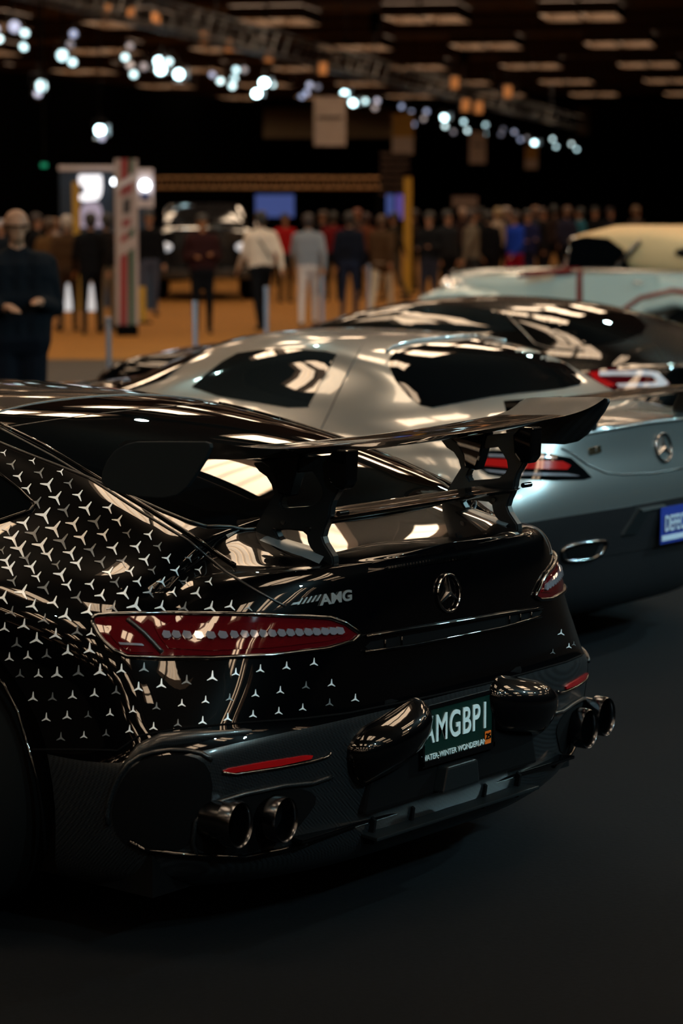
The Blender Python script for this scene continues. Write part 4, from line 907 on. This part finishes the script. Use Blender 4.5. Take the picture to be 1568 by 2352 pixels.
def strap(root, h):
    one('bag_strap', lambda b: b.tube([(-.15*h, -.02*h, 1.47*h), (-.05*h, -.135*h, 1.30*h), (.12*h, -.135*h, 1.05*h)], .016, 6), mat('strap', (.12, .10, .08), .7), root, smooth=True)
NAVY = (.006, .009, .014); BLK = (.004, .004, .005); BRN = (.055, .03, .015); KHA = (.16, .105, .06); TAN = (.42, .24, .12)
person(42, 16.0, 1.81, 8, (.0018, .003, .005), (.0015, .0025, .005), 'bald man in dark navy at the left edge, holding something at his waist', bald=True, pose='hands', voxel=.013, extra=glasses, skin=(.20, .10, .06), wide=1.3)
person(118, 36, 1.66, 150, (.09, .05, .02), TAN, 'person in a brown jacket and tan trousers, just right of the bald man', pose='stand', hair=(.05, .03, .02))
person(158, 35.5, 1.70, 170, (.05, .028, .015), (.035, .022, .015), 'person in dark brown jacket and brown trousers, left of the black-capped figure', pose='stand', hair=(.35, .33, .32))
person(212, 34.8, 1.74, 180, BLK, BLK, 'person all in black standing before the lit white logo', pose='walk')
person(248, 35.8, 1.72, 200, (.01, .006, .005), KHA, 'person in black jacket and khaki trousers, just left of the striped sign tower', pose='stand', wide=1.1)
person(345, 40.5, 1.75, 10, BLK, (.05, .055, .08), 'person in black jacket and grey-blue trousers, just right of the striped sign tower', pose='stand')
person(466, 34.8, 1.72, 5, (.022, .006, .006), BLK, 'person in a dark maroon top facing the camera with hands joined', pose='hands', wide=1.15, skin=(.25, .10, .04))
person(600, 36.0, 1.76, 200, (.56, .46, .37), BLK, 'person walking in a loose pale sweater with a bag strap', pose='walk', extra=strap, wide=1.18)
person(708, 37.0, 1.72, 180, (.17, .18, .20), (.46, .40, .38), 'person in a grey hooded jacket and light trousers, back turned', pose='walk', wide=1.1, hair=(.02, .01, .008))
person(802, 39.5, 1.74, 170, (.006, .008, .015), (.012, .018, .04), 'person in navy jacket and dark jeans, right of the grey hooded jacket', pose='stand')
person(876, 42.0, 1.68, 160, BRN, (.50, .46, .38), 'person in a brown jacket and cream trousers, behind the farthest post', pose='walk', coat=.12, wide=1.1, hair=(.06, .03, .015))
person(655, 46.5, 1.70, 20, (.30, .01, .012), BLK, 'person in a red top between the pale sweater and the grey hooded jacket', pose='stand')
person(765, 47.0, 1.72, 180, (.12, .008, .01), BLK, 'person in a dark red top behind the navy jacket', pose='stand')
rc = [(8, 38, 1.62, NAVY, BLK, (.3, .28, .3), 'pale-haired person in navy half hidden by the bald man'), (88, 39, 1.72, BLK, BLK, (.02, .01, .01), 'dark-haired person in black behind the bald man'),
      (130, 43, 1.62, (.25, .2, .18), BLK, (.2, .1, .05), 'small figure with a pale top left of the yellow pillar'), (840, 48, 1.70, (.10, .03, .015), BLK, (.03, .01, .01), 'person in rust jacket behind the brown jacket'),
      (905, 47, 1.72, (.02, .015, .01), (.05, .04, .03), (.01, .01, .01), 'person in dark jacket under the yellow column'), (985, 41, 1.74, (.006, .006, .007), (.02, .02, .03), (.01, .008, .006), 'person in black with hands out, right of the yellow column'),
      (1025, 43, 1.76, (.012, .013, .016), BLK, (.01, .01, .01), 'person in charcoal jacket left of the tan coat'), (1080, 42, 1.78, (.11, .085, .06), (.02, .02, .02), (.03, .015, .01), 'person in a tan jacket with back turned in the crowd'),
      (1118, 46, 1.74, BLK, BLK, (.01, .01, .01), 'person in black right of the tan jacket'), (1140, 52, 1.80, (.28, .22, .17), BLK, (.25, .18, .1), 'fair-haired person in a cream top in the crowd'),
      (1180, 46, 1.74, (.008, .035, .30), (.22, .005, .02), (.03, .02, .02), 'person in a blue jacket and red trousers'), (1208, 49, 1.76, (.01, .012, .05), (.008, .01, .03), (.01, .01, .01), 'person in dark blue right of the red trousers'),
      (1240, 52, 1.80, BLK, BLK, (.06, .03, .02), 'brown-haired person in black near the cream roof front'), (1268, 56, 1.86, (.02, .012, .01), BLK, (.01, .01, .01), 'tall person in dark brown above the cream roof front'),
      (1298, 54, 1.83, (.015, .015, .03), BLK, (.10, .05, .03), 'person in slate above the cream roof, left of the light blue jacket'), (1328, 55, 1.80, (.02, .10, .14), BLK, (.01, .01, .01), 'person in a light blue jacket above the cream roof'),
      (1362, 58, 1.82, BLK, BLK, (.01, .01, .01), 'person in black above the middle of the cream roof'), (1396, 60, 1.80, (.01, .01, .015), BLK, (.02, .01, .01), 'person in dark clothes right of the middle of the cream roof'),
      (1455, 55, 1.84, (.03, .022, .018), BLK, (.10, .05, .02), 'brown-haired person alone above the rear of the cream roof'), (1060, 55, 1.80, (.02, .01, .01), BLK, (.3, .2, .15), 'fair-haired person deep in the crowd left of the tan jacket'),
      (950, 53, 1.76, (.015, .008, .006), BLK, (.02, .01, .01), 'person in dark clothes just right of the yellow column'), (742, 50, 1.74, BLK, BLK, (.05, .03, .02), 'person in black between the grey hooded and navy jackets'),
      (820, 53, 1.78, (.02, .02, .02), BLK, (.2, .06, .03), 'red-haired person deep in the crowd behind the navy jacket'), (1160, 56, 1.82, (.05, .04, .04), BLK, (.25, .2, .18), 'grey-haired person behind the blue jacket'),
      (1225, 58, 1.84, (.02, .02, .025), BLK, (.15, .08, .05), 'auburn-haired person deep in the crowd right of the blue jacket'), (1100, 58, 1.80, (.01, .01, .01), BLK, (.01, .01, .01), 'black-haired person deep behind the tan jacket')]
for i, (px, D, H, tp_, lg, hr, lab) in enumerate(rc):
    person(px, D, H, (i*67) % 360, tp_, lg, lab, hair=hr, pose=['stand', 'walk', 'hands'][i % 3], voxel=.03, wide=1.1, group=None)
# ------------------------------------------------------------------ exhibition stands
M_NAVYP = mat('navy_panel', (.010, .028, .060), .5); M_WHT = mat('white_panel', (.55, .50, .52), .6)
M_GLOW = mat('lit_white_sign', (1, 1, 1), .5, emit=(.86, .90, 1.0), es=1.25); M_YEL = mat('yellow_paint', (.42, .24, .015), .5)
CZr = lambda px: -math.atan2((CAM-gp(px, 40))[0], (CAM-gp(px, 40))[1])     # turned to face the camera
def facing(name, px, D, label, cat): return empty(name, gp(px, D), CZr(px)+math.pi, label, cat)
def pxm(D): return D/FPX
def zz(y, D): return CAM[2]-(y-474)*D/FPX
D = 44.0; st_ = facing('exhibition_stand', 200, D, 'dark navy exhibition stand with a lit white logo and white header', 'stand')
def X(px, D=44.0, c=200): return (px-c)*D/FPX*-1
# facing(): local -y points to the camera; local +x runs to the picture's left
def fb(b, px0, px1, y0, y1, D, c, yo=0, t=.04, zb=None):
    z1, z0 = zz(y0, D), zz(y1, D) if zb is None else zb; b.box(((X(px0, D, c)+X(px1, D, c))/2, yo, (z0+z1)/2), (abs(X(px0, D, c)-X(px1, D, c)), t, z1-z0))
def facing(name, px, D, label, cat, group=None):
    """Root whose local x runs to the picture's right and whose local +y points away from the camera."""
    p = gp(px, D); d = p[:2]-CAM[:2]; return empty(name, p, -math.atan2(d[0], d[1]), label, cat, group)
def X(px, D, c): return (px-c)*D/FPX
st_.rotation_euler = (0, 0, -math.atan2((gp(200, 44)-CAM)[0], (gp(200, 44)-CAM)[1]))
for a, b_ in ((143, 180), (181, 232), (233, 270)): one('panel', lambda b: fb(b, a, b_, 392, 700, D, 200, .0, .06, 0.0), M_NAVYP, st_, bevel=.01)
one('header', lambda b: fb(b, 141, 272, 381, 392, D, 200, -.03, .10), M_WHT, st_, bevel=.01)
def pxy(L, D, c): return [(X(a, D, c), zz(y, D)) for a, y in L]
one('lit_logo', lambda b: b.prism(pxy([(186, 405), (190, 402), (238, 402), (239, 430), (236, 448), (228, 458), (200, 461), (187, 458), (187, 446), (199, 446), (199, 425), (187, 425)], D, 200), 'y', -.10, -.04), M_GLOW, st_)
one('lit_arch', lambda b: b.prism(pxy([(189, 520), (189, 482), (196, 468), (208, 463), (222, 463), (233, 468), (238, 482), (238, 520), (222, 520), (222, 486), (204, 486), (204, 520)], D, 200), 'y', -.10, -.04), mat('dim_lit_sign', (.4, .38, .5), .5, emit=(.5, .45, .65), es=.35), st_)
one('yellow_pillar', lambda b: fb(b, 172, 188, 418, 700, D, 200, -.5, .12, 0), M_YEL, st_, bevel=.01)
for (a, b_) in ((138, 178), (200, 236)):
    t = facing('lit_podium', (a+b_)/2, 42.5, 'white glowing podium seen between legs, %s' % ('under the brown trousers' if a < 150 else 'left of the khaki trousers'), 'podium')
    one('podium_body', lambda b: fb(b, a, b_, 648, 740, 42.5, (a+b_)/2, 0, .4, 0.02), mat('soft_lit_white', (.6, .6, .6), .5, emit=(.80, .90, 1.0), es=.45), t, bevel=.02)
    one('podium_top', lambda b: fb(b, a-2, b_+2, 640, 648, 42.5, (a+b_)/2, 0, .46), M_WHT, t, bevel=.01)
st2 = facing('display_board', 337, 43, 'white display panel with a bright lamp, right of the striped sign tower', 'panel')
one('white_board', lambda b: fb(b, 318, 356, 388, 475, 43, 337, 0, .06), M_WHT, st2, bevel=.01)
one('blue_board', lambda b: fb(b, 320, 354, 475, 560, 43, 337, 0, .05, .0), M_NAVYP, st2)
one('lamp_disc', lambda b: b.lathe([(.075, -.06), (.085, -.10), (.07, -.14)], (0, 0, zz(425, 43)), 'y', 20), mat('white_lamp', (1, 1, 1), .5, emit=(.85, .93, 1.0), es=9), st2)
one('blue_print', lambda b: fb(b, 326, 347, 442, 458, 43, 337, -.04, .01), mat('blue_print', (.01, .03, .12), .5), st2)
l2 = facing('small_lamp', 268, 43.5, 'small round white lamp left of the striped sign tower', 'lamp')
one('lamp_bulb', lambda b: b.ell((0, 0, zz(417, 43.5)), (.055, .055, .055)), mat('white_lamp', (1, 1, 1), .5, emit=(.85, .93, 1.0), es=9), l2, smooth=True)
one('lamp_pole', lambda b: b.tube([(0, 0, 0), (0, 0, zz(420, 43.5))], .015, 6), M_SATIN, l2)
# striped sign tower
Dt = 34.4; tw = facing('sign_tower', 293, Dt, 'tall white sign tower with red and green diagonal stripes on a black base', 'sign')
M_RSTR = mat('red_print', (.22, .006, .008), .5); M_GSTR = mat('green_print', (.008, .055, .02), .5); M_TW = mat('white_sign_board', (.34, .26, .24), .6)
one('board', lambda b: fb(b, 268, 320, 366, 742, Dt, 293, 0, .10), M_TW, tw, bevel=.004)
one('red_stripe', lambda b: b.prism(pxy([(283, 366), (299, 366), (297, 407), (282, 415)], Dt, 293), 'y', -.062, -.05), M_RSTR, tw)
one('green_stripe', lambda b: b.prism(pxy([(301, 366), (311, 366), (309, 398), (299, 402)], Dt, 293), 'y', -.062, -.05), M_GSTR, tw)
one('slanted_band', lambda b: b.prism(pxy([(270, 424), (318, 398), (318, 410), (270, 436)], Dt, 293), 'y', -.066, -.05), M_WHT, tw)
one('faded_red_field', lambda b: b.prism(pxy([(282, 430), (309, 416), (308, 440), (281, 452)], Dt, 293), 'y', -.061, -.05), mat('faded_red', (.20, .03, .03), .5), tw)
one('dark_mark', lambda b: b.prism(pxy([(287, 460), (304, 452), (303, 486), (286, 490)], Dt, 293), 'y', -.061, -.05), mat('dark_mark', (.03, .022, .022), .5), tw)
one('faded_red_field', lambda b: b.prism(pxy([(284, 505), (304, 498), (302, 515), (283, 520)], Dt, 293), 'y', -.061, -.05), mat('faded_red', (.20, .03, .03), .5), tw)
one('red_stripe', lambda b: b.prism(pxy([(280, 545), (296, 530), (292, 742), (277, 742)], Dt, 293), 'y', -.062, -.05), M_RSTR, tw)
one('green_stripe', lambda b: b.prism(pxy([(298, 532), (311, 518), (309, 742), (297, 742)], Dt, 293), 'y', -.062, -.05), M_GSTR, tw)
one('slanted_band', lambda b: b.prism(pxy([(276, 558), (318, 534), (318, 562), (276, 588)], Dt, 293), 'y', -.068, -.05), M_TW, tw)
one('tower_base', lambda b: fb(b, 264, 314, 742, 766, Dt, 289, 0, .42, 0), M_MATTE, tw, bevel=.02)
for (px, y0, D_, lab) in ((264, 640, 37, 'yellow floor stand behind the sign tower, left side'), (328, 655, 38, 'yellow floor stand behind the sign tower, right side')):
    t = facing('floor_stand', px, D_, lab, 'stand'); one('stand_board', lambda b: fb(b, px-8, px+8, y0, 720, D_, px, 0, .05, .04), M_YEL, t, bevel=.01); one('stand_foot', lambda b: b.box((0, 0, .02), (.3, .3, .04)), M_MATTE, t)
# big black pick-up facing the camera
pk = facing('black_pickup', 470, 47, 'big black pickup truck with chrome lights behind the man in maroon', 'car'); s_ = 47/FPX
M_PK = mat('pickup_black', (.006, .006, .007), .12, coat=1)
loft([(0, 0, .95, .98, .42, 5), (.15, 0, .98, 1.0, .45, 6), (1.2, 0, .98, 1.0, .45, 6), (5.0, 0, .95, 1.0, .42, 6)], 'pickup_body', M_PK, pk, 28, auto=.6)
loft([(1.15, 0, 1.45, .86, .10, 4), (1.7, 0, 1.62, .80, .27, 4.5), (3.3, 0, 1.62, .80, .27, 4.5), (3.9, 0, 1.45, .84, .10, 4)], 'cab', M_PK, pk, 28, auto=.6)
one('windscreen', lambda b: b.add([(-.74, 1.14, 1.44), (.74, 1.14, 1.44), (.66, 1.62, 1.83), (-.66, 1.62, 1.83), (-.74, 1.18, 1.42), (.74, 1.18, 1.42), (.66, 1.66, 1.81), (-.66, 1.66, 1.81)], [(0, 1, 2, 3), (7, 6, 5, 4), (0, 4, 5, 1), (1, 5, 6, 2), (2, 6, 7, 3), (3, 7, 4, 0)]), M_GLASSK, pk)
one('grille', lambda b: [b.box((0, -.05, .80+.08*k), (1.1, .04, .03)) for k in range(5)] and None, M_DCHROME, pk)['kind'] = 'stuff'
one('bumper', lambda b: b.box((0, -.10, .55), (1.9, .16, .2)), M_DCHROME, pk, bevel=.03)
for s in (-1, 1):
    one('headlamp', lambda b: b.ell((s*.76, -.02, 1.05), (.15, .06, .09)), mat('headlamp_glow', (.8, .8, .8), .1, emit=(.8, .9, 1), es=.5), pk, smooth=True)
    one('mirror', lambda b: b.ell((s*1.08, 1.2, 1.42), (.10, .06, .12)), M_CHROME, pk, smooth=True)
    make_wheel(pk, s*.86, .95, .38, .38, .26, s, .24, 6, rim_mat=M_DCHROME); make_wheel(pk, s*.86, 4.1, .38, .38, .26, s, .24, 6, rim_mat=M_DCHROME)
# glowing screens
for (a, b_, y0, y1, D_, c, lab) in ((588, 676, 446, 497, 56, (.045, .07, .22), 'wide blue screen above the pale sweater'), (886, 903, 446, 492, 55, (.03, .04, .40), 'narrow blue screen left of the yellow column'), (908, 924, 446, 502, 55.5, (.09, .06, .26), 'narrow violet screen beside the yellow column')):
    t = facing('display_screen', (a+b_)/2, D_, lab, 'screen'); one('screen_housing', lambda b: fb(b, a-2, b_+2, y0-2, y1+2, D_, (a+b_)/2, .03, .06), M_MATTE, t)
    one('lit_face', lambda b: fb(b, a, b_, y0, y1, D_, (a+b_)/2, -.01, .01), mat('screen_%s' % lab.split()[1], (0, 0, 0), .3, emit=c, es=.9), t)
    one('screen_leg', lambda b: b.box((0, .05, zz(y1, D_)/2), (.08, .08, zz(y1, D_))), M_MATTE, t)
# lattice truss on towers; the warm light on it is put into its colour
M_WARMTINT = mat('warm_light_tint', (.32, .17, .07), .4, metal=.3)
tr = facing('stand_truss', 620, 52, 'long low lattice truss over the stands, warm light in its colour', 'truss')
za, zb = zz(408, 52), zz(431, 52)
for (y, z, nm) in ((0, za, 'chord'), (.25, za, 'chord'), (0, zb, 'chord'), (.25, zb, 'chord')): one(nm, lambda b: b.tube([(X(352, 52, 620), y, z), (X(872, 52, 620), y, z)], .028, 6), M_WARMTINT, tr)
N = 44
def lat(b):
    for k in range(N):
        x0 = X(352+520*k/N, 52, 620); x1 = X(352+520*(k+1)/N, 52, 620); b.tube([(x0, 0, za if k % 2 else zb), (x1, 0, zb if k % 2 else za)], .014, 4); b.tube([(x0, .25, za if k % 2 else zb), (x1, 0, zb)], .012, 4)
one('lattice', lat, M_WARMTINT, tr)['kind'] = 'stuff'
for px in (356, 868): one('truss_leg', lambda b: b.tube([(X(px, 52, 620), .12, 0), (X(px, 52, 620), .12, za)], .05, 6), M_MATTE, tr)
yc = facing('yellow_column', 934, 50, 'tall yellow column among the crowd', 'column')
one('shaft', lambda b: fb(b, 926, 944, 404, 700, 50, 934, 0, .16, .0), M_YEL, yc, bevel=.01); one('column_cap', lambda b: fb(b, 923, 947, 398, 405, 50, 934, 0, .22), M_MATTE, yc); one('column_foot', lambda b: b.box((0, 0, .03), (.4, .4, .06)), M_MATTE, yc)
tt = facing('speaker_tower', 905, 58, 'dark lattice tower behind the yellow banner', 'tower')
for k in range(7): one('shelf', lambda b: fb(b, 872, 938, 352+k*15, 357+k*15, 58, 905, 0, .5), mat('warm_dark_metal', (.06, .03, .018), .5), tt)
for px in (874, 936): one('tower_leg', lambda b: fb(b, px-2, px+2, 352, 690, 58, 905, 0, .08, 0), M_MATTE, tt)
bs = facing('poster_board', 1065, 60, 'pale poster board raised behind the crowd', 'sign'); one('board', lambda b: fb(b, 1036, 1094, 450, 474, 60, 1065, 0, .04), mat('pale_brown_board', (.10, .06, .045), .6), bs); one('pole', lambda b: b.box((0, .05, zz(474, 60)/2), (.05, .05, zz(474, 60))), M_MATTE, bs)
# hanging banners
M_BW = mat('grey_white_banner', (.42, .34, .30), .7, noise=.15, nscale=3); M_BY = mat('yellow_banner', (.35, .19, .02), .7)
for (a, b_, y0, y1, D_, yel, lab) in ((722, 794, 222, 336, 58, 0, 'largest grey-white hanging banner, leftmost of four'), (899, 948, 262, 355, 66, 1, 'yellow over white hanging banner, second from the left'), (1074, 1112, 302, 376, 78, 0, 'grey-white hanging banner, third from the left'), (1201, 1230, 335, 388, 90, 1, 'small yellow over white hanging banner, rightmost of four')):
    t = facing('hanging_banner', (a+b_)/2, D_, lab, 'banner'); c = (a+b_)/2; ym = y0+(y1-y0)*.58
    one('cloth', lambda b: fb(b, a, b_, y0, y1, D_, c, 0, .02), M_BW, t, bevel=0)
    if yel: one('yellow_field', lambda b: fb(b, a+1, b_-1, y0+2, ym, D_, c, -.015, .01), M_BY, t)
    else: one('printed_band', lambda b: fb(b, a+8, b_-8, y0+(y1-y0)*.42, y0+(y1-y0)*.47, D_, c, -.015, .01), mat('banner_print', (.05, .04, .035), .7), t)
    one('top_rail', lambda b: b.tube([(X(a-2, D_, c), 0, zz(y0, D_)), (X(b_+2, D_, c), 0, zz(y0, D_))], .03, 6), M_MATTE, t)
    for px in (a, b_): one('hanging_wire', lambda b: b.tube([(X(px, D_, c), 0, zz(y0, D_)), (X(px, D_, c), 0, 7.3)], .012, 4), M_MATTE, t)
# beige wall panels above the drape
for (a, b_, y0, y1, lab) in ((585, 900, 252, 318, 'w'), (1318, 1346, 250, 312, 'n')):
    q = facing('trim_%d' % (80 if lab == 'w' else 81), (a+b_)/2, 122.5, None, None); c = (a+b_)/2
    o = one('wall_panel', lambda b: fb(b, a, b_, y0, y1, 122.5, c, 0, .1), M_BEIGE, q); tag(q, kind='structure')
ex = facing('exit_lamp', 108, 42, 'small green light high on the drape at the left', 'lamp'); one('green_face', lambda b: b.box((0, 0, zz(380, 42)), (.11, .03, .07)), mat('green_lamp', (0, .1, .05), .5, emit=(0, .30, .14), es=.6), ex, bevel=.01); one('bracket', lambda b: b.box((0, .05, zz(380, 42)+.1), (.03, .08, .2)), M_MATTE, ex)
# ------------------------------------------------------------------ overhead lighting truss and its spot lamps
def td(px): return FPX*2.7/(372-.180*px)
LIST = """46,70,.5;69,84,1;66,115,1;10,98,1;2,75,.6;179,86,.6;171,110,.4;153,134,.8;176,149,1.2;306,113,.35;295,138,.8;306,156,.3;337,159,.35;314,176,.9;371,148,1.5;394,148,1.2;375,166,1.8;416,176,1.6;492,177,.5;510,191,1.2;546,166,.9;564,166,.3;541,185,.8;537,202,.9;609,195,2;628,199,1.3;592,219,2;712,200,.45;730,204,.35;705,217,.45;694,226,.5;768,232,.3;791,219,1.8;810,240,1.8;838,236,1.2;865,235,.5;860,251,.3;920,248,.6;926,270,1.6;943,261,.7;947,288,.7;977,259,.5;970,276,.3;1017,273,1.8;1019,292,.8;1038,305,.3;1061,282,.8;1070,302,.9;1111,289,.9;1109,309,.9;1151,299,.3;1146,310,.3;1176,305,.5;1190,322,.5;1204,319,.3;1222,330,1.6;1263,321,1;1271,338,1.3;1306,332,1.1;1318,344,1.1;105,202,1.2;97,219,.45;236,301,2.2;240,317,.5"""
lt = {}; NL = 0
for lv in (.3, .6, 1, 1.6, 2.2): lt[lv] = mat('lamp_lens_%d' % (lv*10), (1, 1, 1), .3, emit=(.62, .94, 1.0) if lv > .8 else (.50, .62, .95), es={.3: .25, .6: .9, 1: 2.6, 1.6: 8, 2.2: 16}[lv])
M_CAN = mat('lamp_can', (.02, .022, .026), .4)
lamp_proto = {}
for q in LIST.split(';'):
    px, y, br = map(float, q.split(',')); D_ = td(px) if y < 290 or px > 600 else 50
    lv = min(lt, key=lambda k: abs(k-br)); z = CAM[2]+(474-y)*D_/FPX
    sc = .72+.3*(br > 1.4); NL += 1; k_ = 1+.022*(NL % 4); D_ *= k_*(1.07 if (px, y) == (153, 134) else 1); z = CAM[2]+(474-y)*D_/FPX
    if lv not in lamp_proto:
        t = empty('stage_lamp', (0, 0, 0)); lamp_proto[lv] = t
        one('can', lambda b: b.lathe([(.05, .22), (.085, .20), (.10, .02), (.125, 0), (.12, -.01), (.10, .0)], (0, 0, 0), 'y', 16), M_CAN, t, auto=.6)
        one('lens', lambda b: b.ell((0, .005, 0), (.105, .02, .105), 14), lt[lv], t, smooth=True)
        one('yoke', lambda b: b.tube([(-.15, .15, 0), (-.15, .15, .22), (.15, .15, .22), (.15, .15, 0)], .012, 5), M_CAN, t)
        one('hook', lambda b: b.tube([(0, .15, .22), (0, .15, .40)], .02, 6), M_CAN, t)
        if br > 1.1:
            one('barn_door', lambda b: b.add([(-.10, -.01, -.12), (.10, -.01, -.12), (.13, -.16, -.20), (-.13, -.16, -.20)], [(0, 1, 2, 3), (3, 2, 1, 0)]), mat('barn_door', (.5, .55, .6), .4), t)
            one('barn_door', lambda b: b.add([(.12, -.01, -.10), (.12, -.01, .10), (.22, -.14, .13), (.22, -.14, -.13)], [(0, 1, 2, 3), (3, 2, 1, 0)]), mat('barn_door', (.5, .55, .6), .4), t)
        o = t
    else: o = copy_tree(lamp_proto[lv])
    p = gp(px, D_, z); dd = CAM-p; o.location = tuple(p); az = math.atan2(dd[0], dd[1])
    rr = random.Random(int(px*3+y)); o.rotation_euler = (-math.radians(rr.uniform(5, 35)), 0, -az+math.pi+math.radians(rr.uniform(-25, 25))); o.scale = (sc, sc, sc)
    if px in (236, 105): tag(o, 'lone bright stage lamp hanging low %s' % ('under the left end of the truss, lowest of all' if px == 236 else 'at the far left below the truss'), 'stage lamp')
    else: tag(o, 'blue-white stage lamp clamped under the long dark lighting truss', 'stage lamp', 'stage lamps along the lighting truss')
trs = empty('lighting_truss', (0, 0, 0), 0, 'long dark lighting truss receding under the ceiling', 'truss')
def tp_(px, dz, dl=0): D_ = td(px); p = gp(px, D_, CAM[2]+2.7+.85+dz); return p+HR*dl
TP = [-120, 60, 240, 420, 600, 780, 960, 1140, 1320]
for (dz, dl) in ((0, -.25), (0, .25), (.5, -.25), (.5, .25)): one('chord', lambda b: b.tube([tp_(x, dz, dl) for x in TP], .03, 6), M_CAN, trs, smooth=True)
def lt2(b):
    xs = []; px = -120
    while px < 1320: xs.append(px); px += max(4, 900/td(px)*.9)
    for i in range(len(xs)-1):
        a = i % 2; b.tube([tp_(xs[i], 0 if a else .5, -.25), tp_(xs[i+1], .5 if a else 0, -.25)], .015, 4); b.tube([tp_(xs[i], 0 if a else .5, .25), tp_(xs[i+1], .5 if a else 0, .25)], .015, 4)
        b.tube([tp_(xs[i], 0, -.25), tp_(xs[i], 0, .25)], .015, 4)
one('lattice', lt2, M_CAN, trs)['kind'] = 'stuff'
for px in (120, 500, 860, 1060, 1180, 1260): one('truss_cable', lambda b: b.tube([tp_(px, .5, 0), tp_(px, 0, 0)*np.array([1, 1, 0])+np.array([0, 0, 7.3])], .025, 5), M_CAN, trs)
for px in (500, 860, 1060): one('chain_motor', lambda b: b.lathe([(.10, 0), (.16, .1), (.16, .5), (.10, .6)], tuple(tp_(px, 1.3, 0)), 'z', 12), M_MATTE, trs, auto=.6)
# glowing boxes that imitate light caught by copper bits of the truss
wl = None
for o_, nm in [(q, 1) for q in COL.objects if q.name.startswith('stage_lamp') and ('lone' in str(q.get('label')) or q.name in ('stage_lamp', 'stage_lamp.007'))]+[(ex, 0)]:
    zt = o_.location[2] if nm else zz(380, 42); o_r = one('drop_pipe', lambda b: b.tube([(0, .15, .3 if nm else zt+.15), (0, .15, 7.3-(zt if nm else 0))], .02, 5), M_MATTE, o_)
    if nm: o_.rotation_euler = (0, 0, o_.rotation_euler[2]); o_.scale = (1, 1, 1)
for (px, y) in ((255, 34), (310, 40), (365, 52), (475, 95), (530, 112), (620, 135), (742, 163), (1040, 195), (1065, 245), (1095, 250), (1160, 215)):
    D_ = 60.0
    if wl is None:
        wl = empty('copper_glint', (0, 0, 0)); one('glint_box', lambda b: b.box((0, .1, 0), (.26, .2, .34)), M_CAN, wl, bevel=.02)
        one('glint_face', lambda b: b.box((0, -.01, 0), (.20, .02, .28)), mat('amber_glow', (.3, .12, .04), .5, emit=(1, .36, .10), es=.28), wl); one('glint_stem', lambda b: b.tube([(0, .1, .15), (0, .1, .6)], .015, 5), M_CAN, wl); o = wl
    else: o = copy_tree(wl)
    o.location = tuple(gp(px, D_, CAM[2]+(474-y)*D_/FPX)); dd = CAM-np.array(o.location); o.rotation_euler = (.1, 0, -math.atan2(dd[0], dd[1])+math.pi+.3)
    tag(o, 'amber glint off the truss copper, drawn as a small glowing box', 'copper glint', 'amber copper glints under the ceiling')
